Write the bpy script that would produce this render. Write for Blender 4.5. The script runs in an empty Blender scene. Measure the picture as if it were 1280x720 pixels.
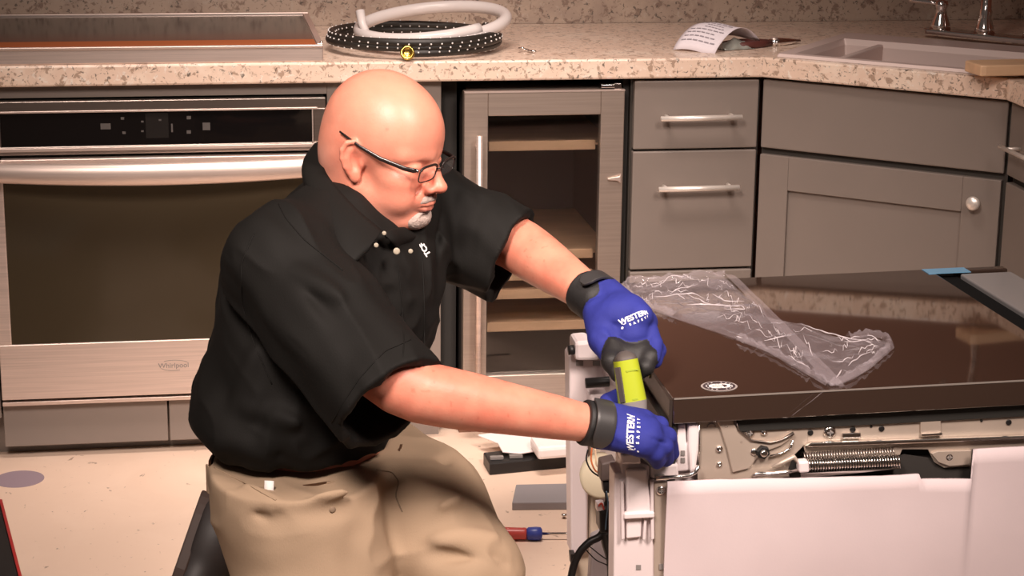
import bpy, bmesh, math, random
import numpy as np
from mathutils import Vector, Matrix, Quaternion

SC = bpy.context.scene
COL = SC.collection
PI = math.pi
rng = random.Random(7)

# ------------------------------------------------------------------ camera
F_PX = 2500.0
YAW, PITCH, ROLL = .160, .2569, .0114
CAM = np.array([-.607, -4.48, 1.565])


def cam_axes():
    cy, sy, cp, sp = math.cos(YAW), math.sin(YAW), math.cos(PITCH), math.sin(PITCH)
    w = np.array([sy * cp, cy * cp, -sp])
    r = np.array([cy, -sy, 0.])
    u = np.cross(r, w)
    cr, sr = math.cos(ROLL), math.sin(ROLL)
    return cr * r + sr * u, -sr * r + cr * u, w


CR, CU, CW = cam_axes()
cd = bpy.data.cameras.new('camera')
cd.sensor_width = 36.0
cd.lens = F_PX * 36.0 / 1280.0
cd.clip_start = .05
cam = bpy.data.objects.new('camera', cd)
COL.objects.link(cam)
cam.matrix_world = Matrix([[CR[0], CU[0], -CW[0], CAM[0]], [CR[1], CU[1], -CW[1], CAM[1]],
                           [CR[2], CU[2], -CW[2], CAM[2]], [0, 0, 0, 1]])
SC.camera = cam

# ------------------------------------------------------------------ world, lights, exposure
SC.view_settings.view_transform = 'Standard'
SC.view_settings.look = 'None'
SC.view_settings.gamma = 1.0
SC.view_settings.use_curve_mapping = False
SC.view_settings.exposure = 0.0
wd = bpy.data.worlds.new('room_air')
SC.world = wd
wd.use_nodes = True
wd.node_tree.nodes['Background'].inputs[0].default_value = (.52, .40, .34, 1)
wd.node_tree.nodes['Background'].inputs[1].default_value = .13


def area(name, loc, target, sx, sy, power, col=(1, .83, .745), spread=180):
    l = bpy.data.lights.new(name, 'AREA')
    l.shape = 'RECTANGLE'
    l.size, l.size_y = sx, sy
    l.energy = power
    l.color = col
    l.spread = math.radians(spread)
    o = bpy.data.objects.new(name, l)
    COL.objects.link(o)
    o.location = loc
    o.rotation_euler = (Vector(target) - Vector(loc)).to_track_quat('-Z', 'Y').to_euler()
    return o



area('ceiling_lamp', (-1.05, -3.35, 2.75), (-.10, -1.2, .60), .5, .8, 12.4, spread=52)
area('ceiling_lamp', (.80, -3.35, 2.75), (-.02, -1.2, .60), .5, .8, 12.4, spread=52)
area('ceiling_lamp', (-.20, -.95, 2.75), (-.10, -.25, .4), .9, .4, 9.5, spread=66)

# ------------------------------------------------------------------ unprojection on real planes (a measuring aid)


def ray(u, v):
    return CAM, CW + (u - 640) / F_PX * CR - (v - 360) / F_PX * CU


def on_z(u, v, z):
    o, d = ray(u, v)
    return Vector(o + d * (z - o[2]) / d[2])


def on_y(u, v, y):
    o, d = ray(u, v)
    return Vector(o + d * (y - o[1]) / d[1])


def at_depth(u, v, dep):
    o, d = ray(u, v)
    return Vector(o + d * dep)


# ------------------------------------------------------------------ materials
MATS = {}


def mat(name, col, rough=.5, metal=0., spec=.5, var=None, bump=None, alpha=1., trans=0., coat=0., aniso=None, sss=0., attr=None, ior=1.45):
    """var=(scale, amount[, detail, stretch]) noise variation of the colour; bump=(scale, strength[, stretch])."""
    if name in MATS:
        return MATS[name]
    m = bpy.data.materials.new(name)
    m.use_nodes = True
    nt = m.node_tree
    b = nt.nodes['Principled BSDF']
    c4 = (*col, 1)
    b.inputs['Base Color'].default_value = c4
    b.inputs['Roughness'].default_value = rough
    b.inputs['Metallic'].default_value = metal
    b.inputs['Specular IOR Level'].default_value = spec
    b.inputs['Alpha'].default_value = alpha
    b.inputs['Transmission Weight'].default_value = trans
    b.inputs['Coat Weight'].default_value = coat
    b.inputs['Coat Roughness'].default_value = .08
    b.inputs['IOR'].default_value = ior
    if sss:
        b.inputs['Subsurface Weight'].default_value = sss
        b.inputs['Subsurface Radius'].default_value = (.012, .005, .003)
        b.inputs['Subsurface Scale'].default_value = .6
    L = nt.links.new
    tc = nt.nodes.new('ShaderNodeTexCoord')

    def noise(scale, detail=4, stretch=None):
        n = nt.nodes.new('ShaderNodeTexNoise')
        n.inputs['Scale'].default_value = scale
        n.inputs['Detail'].default_value = detail
        if stretch:
            mp = nt.nodes.new('ShaderNodeMapping')
            mp.inputs['Scale'].default_value = stretch
            L(tc.outputs['Object'], mp.inputs['Vector'])
            L(mp.outputs['Vector'], n.inputs['Vector'])
        else:
            L(tc.outputs['Object'], n.inputs['Vector'])
        return n
    src = None
    if attr:
        at = nt.nodes.new('ShaderNodeAttribute')
        at.attribute_name = attr
        src = at.outputs['Color']
    if var:
        n = noise(var[0], var[2] if len(var) > 2 else 4, var[3] if len(var) > 3 else None)
        hs = nt.nodes.new('ShaderNodeHueSaturation')
        mr = nt.nodes.new('ShaderNodeMapRange')
        mr.inputs['From Min'].default_value = .3
        mr.inputs['From Max'].default_value = .7
        mr.inputs['To Min'].default_value = 1 - var[1]
        mr.inputs['To Max'].default_value = 1 + var[1]
        L(n.outputs['Fac'], mr.inputs['Value'])
        L(mr.outputs['Result'], hs.inputs['Value'])
        if src:
            L(src, hs.inputs['Color'])
        else:
            hs.inputs['Color'].default_value = c4
        src = hs.outputs['Color']
    if src:
        L(src, b.inputs['Base Color'])
    if bump:
        n = noise(bump[0], 3, bump[2] if len(bump) > 2 else None)
        bp = nt.nodes.new('ShaderNodeBump')
        bp.inputs['Strength'].default_value = bump[1]
        bp.inputs['Distance'].default_value = .002
        L(n.outputs['Fac'], bp.inputs['Height'])
        L(bp.outputs['Normal'], b.inputs['Normal'])
    MATS[name] = m
    return m


def speckle(name, base, layers, rough=.35, coat=0.):
    """laminate or vinyl: a base colour and layers (noise scale, threshold, softness, colour, amount)"""
    m = bpy.data.materials.new(name)
    m.use_nodes = True
    nt = m.node_tree
    b = nt.nodes['Principled BSDF']
    b.inputs['Roughness'].default_value = rough
    b.inputs['Coat Weight'].default_value = coat
    L = nt.links.new
    tc = nt.nodes.new('ShaderNodeTexCoord')
    src = None
    for i, (sc, th, soft, col, amt, st) in enumerate(layers):
        mp = nt.nodes.new('ShaderNodeMapping')
        mp.inputs['Location'].default_value = (i * 3.7, i * 1.3, i * 5.1)
        mp.inputs['Scale'].default_value = st
        L(tc.outputs['Object'], mp.inputs['Vector'])
        n = nt.nodes.new('ShaderNodeTexNoise')
        n.inputs['Scale'].default_value = sc
        n.inputs['Detail'].default_value = 5
        n.inputs['Roughness'].default_value = .6
        n.inputs['Distortion'].default_value = .6
        L(mp.outputs['Vector'], n.inputs['Vector'])
        mr = nt.nodes.new('ShaderNodeMapRange')
        mr.inputs['From Min'].default_value = th
        mr.inputs['From Max'].default_value = th + soft
        mr.inputs['To Max'].default_value = amt
        L(n.outputs['Fac'], mr.inputs['Value'])
        mx = nt.nodes.new('ShaderNodeMix')
        mx.data_type = 'RGBA'
        L(mr.outputs['Result'], mx.inputs['Factor'])
        if src:
            L(src, mx.inputs['A'])
        else:
            mx.inputs['A'].default_value = (*base, 1)
        mx.inputs['B'].default_value = (*col, 1)
        src = mx.outputs['Result']
    L(src, b.inputs['Base Color'])
    return m


# ------------------------------------------------------------------ mesh builder
class MB:
    def __init__(s):
        s.v, s.f, s.sm = [], [], []

    def add(s, vs, fs, smooth=False):
        o = len(s.v)
        s.v += [tuple(v) for v in vs]
        s.f += [tuple(i + o for i in f) for f in fs]
        s.sm += [smooth] * len(fs)
        return s

    def box(s, lo, hi, M=None):
        x0, y0, z0 = lo
        x1, y1, z1 = hi
        vs = [Vector(p) for p in ((x0, y0, z0), (x1, y0, z0), (x1, y1, z0), (x0, y1, z0), (x0, y0, z1), (x1, y0, z1), (x1, y1, z1), (x0, y1, z1))]
        if M:
            vs = [M @ v for v in vs]
        return s.add(vs, [(0, 3, 2, 1), (4, 5, 6, 7), (0, 1, 5, 4), (1, 2, 6, 5), (2, 3, 7, 6), (3, 0, 4, 7)])

    def prism(s, pts, h0, h1, ax='z', M=None):
        """polygon pts (2-D) extruded between h0 and h1 along an axis"""
        n = len(pts)

        def mk(p, h):
            v = {'z': (p[0], p[1], h), 'y': (p[0], h, p[1]), 'x': (h, p[0], p[1])}[ax]
            return M @ Vector(v) if M else Vector(v)
        vs = [mk(p, h0) for p in pts] + [mk(p, h1) for p in pts]
        fs = [tuple(range(n - 1, -1, -1)), tuple(range(n, 2 * n))] + [(i, (i + 1) % n, n + (i + 1) % n, n + i) for i in range(n)]
        return s.add(vs, fs)

    def lathe(s, prof, base, axis, seg=16, smooth=True):
        """prof: list of (radius, height) along axis from base"""
        ax = Vector(axis).normalized()
        t = ax.orthogonal().normalized()
        b = ax.cross(t)
        base = Vector(base)
        vs, fs = [], []
        for r, h in prof:
            for k in range(seg):
                a = 2 * PI * k / seg
                vs.append(base + ax * h + (t * math.cos(a) + b * math.sin(a)) * r)
        for i in range(len(prof) - 1):
            for k in range(seg):
                k2 = (k + 1) % seg
                fs.append((i * seg + k, i * seg + k2, (i + 1) * seg + k2, (i + 1) * seg + k))
        fs.append(tuple(range(seg - 1, -1, -1)))
        fs.append(tuple((len(prof) - 1) * seg + k for k in range(seg)))
        return s.add(vs, fs, smooth)

    def cyl(s, a, b, r, seg=14, r2=None):
        a, b = Vector(a), Vector(b)
        L = (b - a).length
        return s.lathe([(r, 0), (r2 if r2 is not None else r, L)], a, b - a, seg)

    def tube(s, path, r, seg=8, closed=False, flat=1., up=None):
        """swept tube; r a number or list; flat squashes along the frame's second axis"""
        P = [Vector(p) for p in path]
        n = len(P)
        rs = r if isinstance(r, (list, tuple)) else [r] * n
        T = []
        for i in range(n):
            a = P[i - 1] if (i > 0 or closed) else P[0]
            c = P[(i + 1) % n] if (i < n - 1 or closed) else P[-1]
            T.append((c - a).normalized())
        N = Vector(up) if up else T[0].orthogonal()
        vs, fs = [], []
        for i in range(n):
            N = (N - T[i] * N.dot(T[i]))
            N = N.normalized() if N.length > 1e-6 else T[i].orthogonal().normalized()
            B = T[i].cross(N)
            for k in range(seg):
                a = 2 * PI * k / seg
                vs.append(P[i] + (N * math.cos(a) + B * math.sin(a) * flat) * rs[i])
        m = n if closed else n - 1
        for i in range(m):
            j = (i + 1) % n
            for k in range(seg):
                k2 = (k + 1) % seg
                fs.append((i * seg + k, i * seg + k2, j * seg + k2, j * seg + k))
        if not closed:
            fs.append(tuple(range(seg - 1, -1, -1)))
            fs.append(tuple((n - 1) * seg + k for k in range(seg)))
        return s.add(vs, fs, True)

    def ball(s, c, r, seg=12, M=None):
        rx, ry, rz = r if isinstance(r, (tuple, list)) else (r, r, r)
        vs, fs = [], []
        rings = seg // 2 + 1
        for i in range(1, rings):
            th = PI * i / rings
            for k in range(seg):
                a = 2 * PI * k / seg
                p = Vector((rx * math.sin(th) * math.cos(a), ry * math.sin(th) * math.sin(a), rz * math.cos(th)))
                vs.append((M @ p if M else p) + Vector(c))
        n = len(vs)
        for zz in (rz, -rz):
            p = Vector((0, 0, zz))
            vs.append((M @ p if M else p) + Vector(c))
        for i in range(rings - 2):
            for k in range(seg):
                k2 = (k + 1) % seg
                fs.append((i * seg + k, (i + 1) * seg + k, (i + 1) * seg + k2, i * seg + k2))
        for k in range(seg):
            k2 = (k + 1) % seg
            fs.append((n, k, k2))
            fs.append((n + 1, (rings - 2) * seg + k2, (rings - 2) * seg + k))
        return s.add(vs, fs, True)

    def grid(s, fn, nu, nv, thick=0., smooth=True):
        """surface fn(u,v) u,v in 0..1; thick closes it into a thin solid along its normals"""
        P = [[Vector(fn(i / nu, j / nv)) for j in range(nv + 1)] for i in range(nu + 1)]
        vs = [p for row in P for p in row]
        w = nv + 1
        fs = [(i * w + j, (i + 1) * w + j, (i + 1) * w + j + 1, i * w + j + 1) for i in range(nu) for j in range(nv)]
        if thick:
            n0 = len(vs)
            for i in range(nu + 1):
                for j in range(nv + 1):
                    du = P[min(i + 1, nu)][j] - P[max(i - 1, 0)][j]
                    dv = P[i][min(j + 1, nv)] - P[i][max(j - 1, 0)]
                    n = du.cross(dv)
                    n = n.normalized() if n.length > 1e-12 else Vector((0, 0, 1))
                    vs.append(P[i][j] - n * thick)
            fs += [tuple(n0 + q for q in reversed(f)) for f in fs]
            edge = [(i * w) for i in range(nu + 1)] + [nu * w + j for j in range(1, nv + 1)] + [i * w + nv for i in range(nu - 1, -1, -1)] + [j for j in range(nv - 1, 0, -1)]
            for k in range(len(edge)):
                a, b = edge[k], edge[(k + 1) % len(edge)]
                fs.append((b, a, a + n0, b + n0))
        return s.add(vs, fs, smooth)


def text_mb(txt, size, depth=.0004, bold=0., spacing=1.):
    """flat lettering as a mesh in the xy plane (built with the built-in font)"""
    cu = bpy.data.curves.new('t', 'FONT')
    cu.body = txt
    cu.size = size
    cu.extrude = depth
    cu.offset = bold
    cu.space_character = spacing
    cu.align_x = 'CENTER'
    cu.align_y = 'CENTER'
    o = bpy.data.objects.new('t', cu)
    me = o.to_mesh()
    mb = MB()
    mb.add([v.co.copy() for v in me.vertices], [tuple(p.vertices) for p in me.polygons])
    o.to_mesh_clear()
    bpy.data.objects.remove(o)
    bpy.data.curves.remove(cu)
    return mb


WM = {}


def empty(name, label, cat, loc=(0, 0, 0), rotz=0., group=None):
    o = bpy.data.objects.new(name, None)
    o.empty_display_size = .1
    COL.objects.link(o)
    o.location = loc
    o.rotation_euler = (0, 0, rotz)
    tag(o, label, cat, group)
    WM[o] = Matrix.Translation(Vector(loc)) @ Matrix.Rotation(rotz, 4, 'Z')
    return o


def tag(o, label, cat, group=None):
    o['label'] = label
    o['category'] = cat
    if group:
        o['group'] = group
    return o


def obj(name, mb, m, parent=None, bev=0., local=False, label=None, kind=None, sub=0, seg=2, origin=None):
    """link a mesh builder as one object; vertices are world coordinates unless local=True"""
    me = bpy.data.meshes.new(name)
    vs = mb.v
    W = WM.get(parent) if parent else None
    org = Matrix.Identity(4)
    if parent is None:
        if origin is None and vs:
            A = np.array(vs)
            lo, hi = A.min(0), A.max(0)
            origin = ((lo[0] + hi[0]) / 2, (lo[1] + hi[1]) / 2, lo[2])
        org = Matrix.Translation(Vector(origin))
        if not local:
            inv = org.inverted()
            vs = [tuple(inv @ Vector(v)) for v in vs]
    elif not local:
        inv = W.inverted()
        vs = [tuple(inv @ Vector(v)) for v in vs]
    me.from_pydata(vs, [], mb.f)
    me.polygons.foreach_set('use_smooth', mb.sm)
    me.materials.append(m)
    me.update()
    bm = bmesh.new()
    bm.from_mesh(me)
    bmesh.ops.recalc_face_normals(bm, faces=bm.faces)
    bm.to_mesh(me)
    bm.free()
    o = bpy.data.objects.new(name, me)
    COL.objects.link(o)
    if parent:
        o.parent = parent
        WM[o] = W
    else:
        o.location = origin
        WM[o] = org
    if bev:
        md = o.modifiers.new('bevel', 'BEVEL')
        md.width = bev
        md.segments = seg
        md.limit_method = 'ANGLE'
        md.angle_limit = math.radians(40)
    if sub:
        md = o.modifiers.new('sub', 'SUBSURF')
        md.levels = md.render_levels = sub
    if label:
        o['label'] = label
    if kind:
        o['kind'] = kind
    return o
# ================================================================== materials of the room
M_counter = speckle('laminate', (.74, .57, .455), [
    (9, .50, .12, (.82, .68, .56), .8, (1, 1, 1)), (60, .56, .05, (.30, .20, .14), .75, (1, 1, 1)),
    (95, .61, .03, (.07, .06, .05), .8, (1, 1, 1)), (70, .60, .05, (.82, .74, .66), .7, (1, 1, 1))], rough=.28)
M_splash = speckle('backsplash_laminate', (.50, .39, .31), [
    (7, .48, .15, (.38, .29, .235), .8, (1, 1, 1)), (55, .55, .06, (.20, .13, .10), .7, (1, 1, 1)),
    (95, .60, .03, (.05, .045, .04), .7, (1, 1, 1)), (60, .60, .06, (.52, .44, .37), .6, (1, 1, 1))], rough=.4)
M_floor = speckle('vinyl_floor', (.76, .575, .45), [
    (5, .45, .25, (.82, .64, .51), .6, (1, 1, 1)), (38, .665, .03, (.20, .13, .09), .7, (1, .6, 1)),
    (70, .68, .03, (.30, .22, .16), .6, (1, 1, 1))], rough=.45)
M_cab = mat('cabinet_paint', (.205, .170, .148), .45, var=(3, .05))
M_gapdark = mat('gap_dark', (.02, .018, .016), .8)  # near-black colour that paints the shade of the cooler gap
M_steel = mat('brushed_steel', (.70, .58, .52), .40, .72, var=(4, .10, 3, (1, 1, 60)), bump=(6, .05, (1, 1, 80)))
M_steeldark = mat('steel_dark', (.33, .28, .25), .34, 1., var=(4, .08, 3, (1, 1, 60)))
M_chrome = mat('chrome', (.78, .74, .72), .12, 1.)
M_bar = mat('satin_bar', (.88, .82, .76), .38, .6)
M_blackglass = mat('black_glass', (.006, .005, .005), .04, 0., .6)
M_ovenglass = mat('oven_glass', (.040, .030, .018), .10, 0., .4)
M_black = mat('black_plastic', (.010, .009, .009), .45)
M_wood = mat('beech_wood', (.70, .46, .28), .5, var=(30, .12, 4, (.15, 1, 1)))
M_white = mat('white_plastic', (.82, .74, .72), .45)
M_grey = mat('grey_mark', (.22, .2, .19), .5)
M_light = mat('white_print', (.75, .72, .70), .6)
M_glass = mat('cooler_glass', (.9, .9, .9), .03, 0., .5, trans=1., ior=1.62)


def struct(name, mb, m, bev=0.):
    return obj(name, mb, m, kind='structure', bev=bev)


# ================================================================== room shell
struct('floor', MB().box((-3.2, -5.6, -.05), (3.0, .75, 0)), M_floor)
M_wall = mat('wall_brown', (.55, .26, .18), .6)
struct('wall_back', MB().box((-3.2, .64, 0), (1.9, .74, 2.8)), M_wall)
struct('wall_right', MB().box((1.80, -3.0, 0), (1.90, .64, 2.8)), M_wall)
o = obj('backsplash', MB().box((-3.1, .612, .914), (1.772, .639, 1.016)).box((1.772, -1.6, .914), (1.799, .639, 1.016)), M_splash)
tag(o, 'mottled brown laminate backsplash standing behind the whole worktop', 'backsplash')

# worktop with a hole for the corner sink
DA = math.radians(-38.7)
DT = Vector((math.cos(DA), math.sin(DA), 0))          # along the diagonal front
DN = Vector((DT.y, -DT.x, 0))                         # out of it, into the room
DP = Vector((.700, -.010, 0))                         # left end of the diagonal cabinet face


def dg(s, n, z):
    return DP + DT * s + DN * n + Vector((0, 0, z))


RW = 1.158                                            # face plane of the right-hand wing
SK = [dg(.045, -.02, 0), dg(.575, -.02, 0), dg(.575, -.42, 0), dg(.045, -.42, 0)]   # sink cut-out, ccw from front left
bm = bmesh.new()
outer = [(-3.1, -.030), (.692, -.030), tuple(dg(.578, .028, 0))[:2], (RW - .028, -1.6), (1.772, -1.6), (1.772, .612), (-3.1, .612)]
ov = [bm.verts.new((x, y, .914)) for x, y in outer]
iv = [bm.verts.new((p.x, p.y, .914)) for p in SK]
oe = [bm.edges.new((ov[i], ov[(i + 1) % len(ov)])) for i in range(len(ov))]
ie = [bm.edges.new((iv[i], iv[(i + 1) % 4])) for i in range(4)]
bmesh.ops.triangle_fill(bm, edges=oe + ie, use_beauty=True)
ex = bmesh.ops.extrude_face_region(bm, geom=bm.faces[:])
bmesh.ops.translate(bm, vec=(0, 0, -.047), verts=[g for g in ex['geom'] if isinstance(g, bmesh.types.BMVert)])
mb = MB()
bm.verts.index_update()
mb.add([v.co.copy() for v in bm.verts], [tuple(v.index for v in f.verts) for f in bm.faces])
bm.free()
o = obj('worktop', mb, M_counter, bev=.005)
tag(o, 'long beige speckled laminate worktop with a rolled front edge', 'worktop')

# ================================================================== cabinets
# housing around the oven


def handle_bar(name, a, b, out, r, m, parent, posts=(.12, .88), standoff=.028):
    """round bar pull between two points with two posts going back into the front"""
    a, b, out = Vector(a), Vector(b), Vector(out)
    mb = MB().cyl(a, b, r, 12)
    for t in posts:
        p = a.lerp(b, t)
        mb.cyl(p, p - out * standoff, r * .8, 8)
    return obj(name, mb, m, parent)


t = empty('oven_cabinet', 'grey painted housing cabinet around the built-in oven', 'cabinet', (-.68, .0, 0))
obj('side_panel', MB().box((-.312, -.0, .10), (-.052, .60, .866)), M_cab, t, .002)
obj('side_panel', MB().box((-1.9, -.0, .10), (-1.064, .60, .866)), M_cab, t, .002)
obj('top_rail', MB().box((-1.064, .0, .838), (-.312, .02, .866)), M_cab, t, .001)
obj('drawer', MB().box((-1.06, .0, .03), (-.69, .022, .130)), M_cab, t, .002)
obj('drawer', MB().box((-.686, .0, .03), (-.315, .022, .130)), M_cab, t, .002)
obj('toe_kick', MB().box((-1.9, .055, 0), (-.05, .075, .10)), M_cab, t)

t = empty('built_in_oven', 'wide stainless built-in oven with a black control panel', 'oven', (-.69, .0, .135))
obj('body', MB().box((-1.052, .003, .140), (-.320, .55, .834)), M_black, t)
# control panel: steel surround, black glass, lower trim
x0, x1 = -1.058, -.316
obj('panel_frame', MB().box((x0, -.022, .810), (x1, .002, .834)).box((x0, -.022, .714), (x1, .002, .733)).box((-.344, -.022, .733), (x1, .002, .810)).box((x0, -.022, .733), (-1.030, .002, .810)), M_steeldark, t, .002)
pn = obj('control_panel', MB().box((-1.030, -.018, .733), (-.344, .002, .810)), M_blackglass, t)
obj('trim_strip', MB().box((-1.05, -.025, .722), (-.335, -.021, .730)).box((-1.05, -.025, .808), (-.335, -.021, .8125)).box((-.3475, -.025, .728), (-.3445, -.021, .812)), M_steel, t, .001)
mk = MB()
for (u, v, w, h) in ((132, 158, 12, 7), (153, 148, 4, 3), (155, 166, 4, 3), (236, 147, 5, 4), (236, 165, 5, 4), (258, 158, 9, 9), (215, 160, 2, 10), (200, 150, 3, 2), (178, 152, 3, 2), (178, 164, 3, 2)):
    p = on_y(u, v, -.0185)
    sx, sz = w / 545 / 2, h / 530 / 2
    mk.box((p.x - sx, -.0188, p.z - sz), (p.x + sx, -.0182, p.z + sz))
obj('touch_symbol', mk, mat('symbol_grey', (.085, .075, .07), .5), pn, kind='stuff')
mk = MB()
p = on_y(198, 157, -.0185)
mk.box((p.x - .028, -.0186, p.z - .028), (p.x + .022, -.0181, p.z + .028))
obj('display', mk, mat('display_grey', (.016, .014, .013), .2), pn)
# door
dr = obj('door', MB().box((x0, -.030, .282), (-1.030, .0, .706)).box((-.352, -.030, .282), (x1, .0, .706)).box((x0, -.030, .152), (x1, .0, .282)).box((x0, -.030, .664), (x1, .0, .706)), M_steel, t, .002)
obj('window_glass', MB().box((-1.030, -.026, .282), (-.352, -.004, .664)), M_ovenglass, dr)
obj('inner_frame', MB().prism([(-1.028, .283), (-.354, .283), (-.354, .650), (-1.028, .650)], -.0275, -.0262, 'y'), M_black, dr) if False else None
obj('bottom_trim', MB().box((x0, -.024, .1355), (x1, .0, .1445)), M_steel, t, .001)
obj('vent_slot', MB().box((x0 + .02, -.010, .1445), (x1 - .02, .0, .152)), M_black, t)


def bow(u, v):
    s = -1 + 2 * u
    x = -.687 + s * .372
    a = v * 2 * PI
    yb = -.060 - .030 * (1 - s * s)
    return (x, yb + .014 * math.cos(a), .684 - .004 * (1 - s * s) + .0255 * math.sin(a) * (.85 + .15 * (1 - s * s)))


h = obj('handle', MB().grid(bow, 40, 20), M_steel, dr)
for xa in (-1.055, -.345):
    obj('handle_post', MB().box((xa, -.062, .668), (xa + .025, -.028, .702)), M_steel, dr, .004)
tx = text_mb('Whirlpool', .0165, .0003)
p = on_y(217, 457, -.0305)
TM = Matrix.Translation(p) @ Matrix.Rotation(PI / 2, 4, 'X')
mb = MB().add([TM @ Vector(v) for v in tx.v], tx.f)
# orbit swoosh around the word
mb.tube([TM @ Vector((.036 * math.cos(a), .011 * math.sin(a) + .002, 0)) for a in np.linspace(.5, 2.2, 12)], .0005, 5)
mb.tube([TM @ Vector((.030 * math.cos(a), .010 * math.sin(a) - .002, 0)) for a in np.linspace(3.5, 5.2, 12)], .0005, 5)
obj('lettering', mb, M_grey, dr)

# wine cooler in its dark niche
t = empty('wine_cooler', 'narrow stainless wine cooler with glass door and wooden shelves', 'wine cooler', (.185, .0, 0))
cab = MB().box((-.003, .03, .09), (.372, .045, .845))
obj('cabinet_shell', MB().box((.002, .012, .10), (.010, .55, .842)).box((.362, .012, .10), (.370, .55, .842)).box((.002, .012, .834), (.370, .55, .842)).box((.002, .012, .10), (.370, .55, .108)).box((.002, .545, .10), (.370, .55, .842)), mat('cooler_inside', (.07, .06, .055), .5), t)
cd_ = obj('door', MB().box((-.002, -.022, .105), (.053, .010, .842)).box((.315, -.022, .105), (.370, .010, .842)).box((.053, -.022, .785), (.315, .010, .842)).box((.053, -.022, .105), (.315, .010, .166)), mat('cooler_steel', (.46, .38, .325), .40, .75, var=(4, .08, 3, (1, 1, 60))), t, .002)
obj('top_edge', MB().box((-.002, -.0232, .8385), (.370, -.010, .8425)), M_steel, cd_)
obj('door_glass', MB().box((.053, -.008, .166), (.315, -.003, .785)), M_glass, cd_)
handle_bar('handle', (.029, -.056, .186), (.029, -.056, .746), (0, -1, 0), .0075, M_steel, cd_, (.06, .94), .034)
for z in (.707, .447, .397, .352, .273):
    obj('shelf', MB().box((.060, .020, z - .0115), (.312, .040, z + .0115)).box((.012, .04, z - .004), (.360, .50, z + .002)), M_wood, t, .002)
for z in (.577, .52):
    pass
obj('hinge', MB().box((.315, -.018, .846), (.352, .02, .853)).box((.345, -.020, .8425), (.362, .005, .856)), M_chrome, t, .001)
# small door lock tab on the right stile
lk = MB().prism([(0, 0), (.026, .004), (.030, .010), (.030, -.012), (.022, -.006), (0, -.004)], 0, .006, 'y', Matrix.Translation((.334, -.029, .636)))
obj('door_catch', lk, M_steel, cd_, .001)
obj('plinth', MB().box((.0, .06, .0), (.37, .08, .10)), mat('kick_brown', (.16, .075, .045), .6), t)
# black pieces added where the gap around the cooler is only shade
o = obj('gap_filler', MB().box((-.050, .05, .10), (-.010, .60, .866)).box((.374, .02, .10), (.388, .60, .866)).box((-.050, .10, .847), (.388, .60, .866)), M_gapdark)
tag(o, 'black liner standing in for the shade in the gap around the wine cooler', 'filler')

# drawer cabinet
t = empty('drawer_cabinet', 'narrow grey cabinet of three drawers beside the wine cooler', 'cabinet', (.545, .0, 0))
obj('body', MB().box((.390, .006, .10), (.698, .60, .866)), mat('cabinet_edge', (.055, .047, .040), .5), t)
for z0, z1, hz in ((.700, .860, .777), (.4125, .695, .6115), (.12, .407, .33)):
    d = obj('drawer', MB().box((.394, -.016, z0), (.6895, .006, z1)), M_cab, t, .003)
    handle_bar('handle', (.450, -.050, hz), (.642, -.050, hz + .001), (0, -1, 0), .0064, M_bar, d, (.1, .9), .034)
obj('toe_kick', MB().box((.390, .055, 0), (.70, .075, .10)), M_cab, t)

# diagonal corner cabinet
DM = Matrix([[DT.x, -DN.x, 0, DP.x], [DT.y, -DN.y, 0, DP.y], [0, 0, 1, 0], [0, 0, 0, 1]])   # local: x along, -y out


def dbox(mb, s0, s1, n0, n1, z0, z1):
    return mb.box((s0, -n1, z0), (s1, -n0, z1), DM)


t = empty('corner_cabinet', 'diagonal grey corner cabinet under the sink with a shaker door', 'cabinet', tuple(dg(.29, -.02, 0)))
obj('body', dbox(MB(), -.002, .585, -.03, -.014, .10, .866), mat('cabinet_edge', (.055, .047, .040), .5), t)
obj('false_drawer', dbox(MB(), .002, .580, -.014, .004, .700, .860), M_cab, t, .003)
dd = MB()
dbox(dd, .002, .074, -.014, .004, .12, .684)
dbox(dd, .490, .576, -.014, .004, .12, .684)
dbox(dd, .074, .490, -.014, .004, .604, .684)
dbox(dd, .074, .490, -.014, .004, .12, .20)
d = obj('door', dd, M_cab, t, .0015)
obj('door_panel', dbox(MB(), .074, .490, -.014, -.006, .20, .604), M_cab, d)
kp = dg(.522, .004, .630)
obj('knob', MB().lathe([(.006, 0), (.006, .012), (.015, .016), (.016, .022), (.013, .027), (.004, .029)], kp, DN, 20), M_bar, d)
obj('toe_kick', dbox(MB(), 0, .58, -.08, -.065, 0, .10), M_cab, t)

# right wing
t = empty('wing_cabinet', 'shadowed grey drawer cabinet at the end of the worktop, partly out of view', 'cabinet', (RW + .1, -.9, 0))
e0 = -.375
obj('body', MB().box((RW + .012, -1.58, .10), (1.76, e0 - .008, .866)), mat('cabinet_edge', (.055, .047, .040), .5), t)
d = obj('drawer', MB().box((RW - .006, -.86, .700), (RW + .012, e0 - .012, .860)), M_cab, t, .003)
handle_bar('handle', (RW - .040, -.72, .770), (RW - .040, e0 - .045, .770), (-1, 0, 0), .0050, M_bar, d, (.1, .9), .034)
obj('door', MB().box((RW - .006, -.86, .12), (RW + .012, e0 - .012, .684)), M_cab, t, .003)

# ================================================================== sink and tap
t = empty('kitchen_sink', 'stainless corner sink let into the diagonal worktop', 'sink', tuple(dg(.31, -.22, .75)))
M_sink = mat('sink_steel', (.66, .54, .50), .45, .2)
sk = MB()


def ring(s0, s1, n0, n1, z):
    return [dg(s0, n0, z), dg(s1, n0, z), dg(s1, n1, z), dg(s0, n1, z)]


def ringmb(mb, A, B):
    mb.add(A + B, [(i, (i + 1) % 4, 4 + (i + 1) % 4, 4 + i) for i in range(4)])


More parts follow.
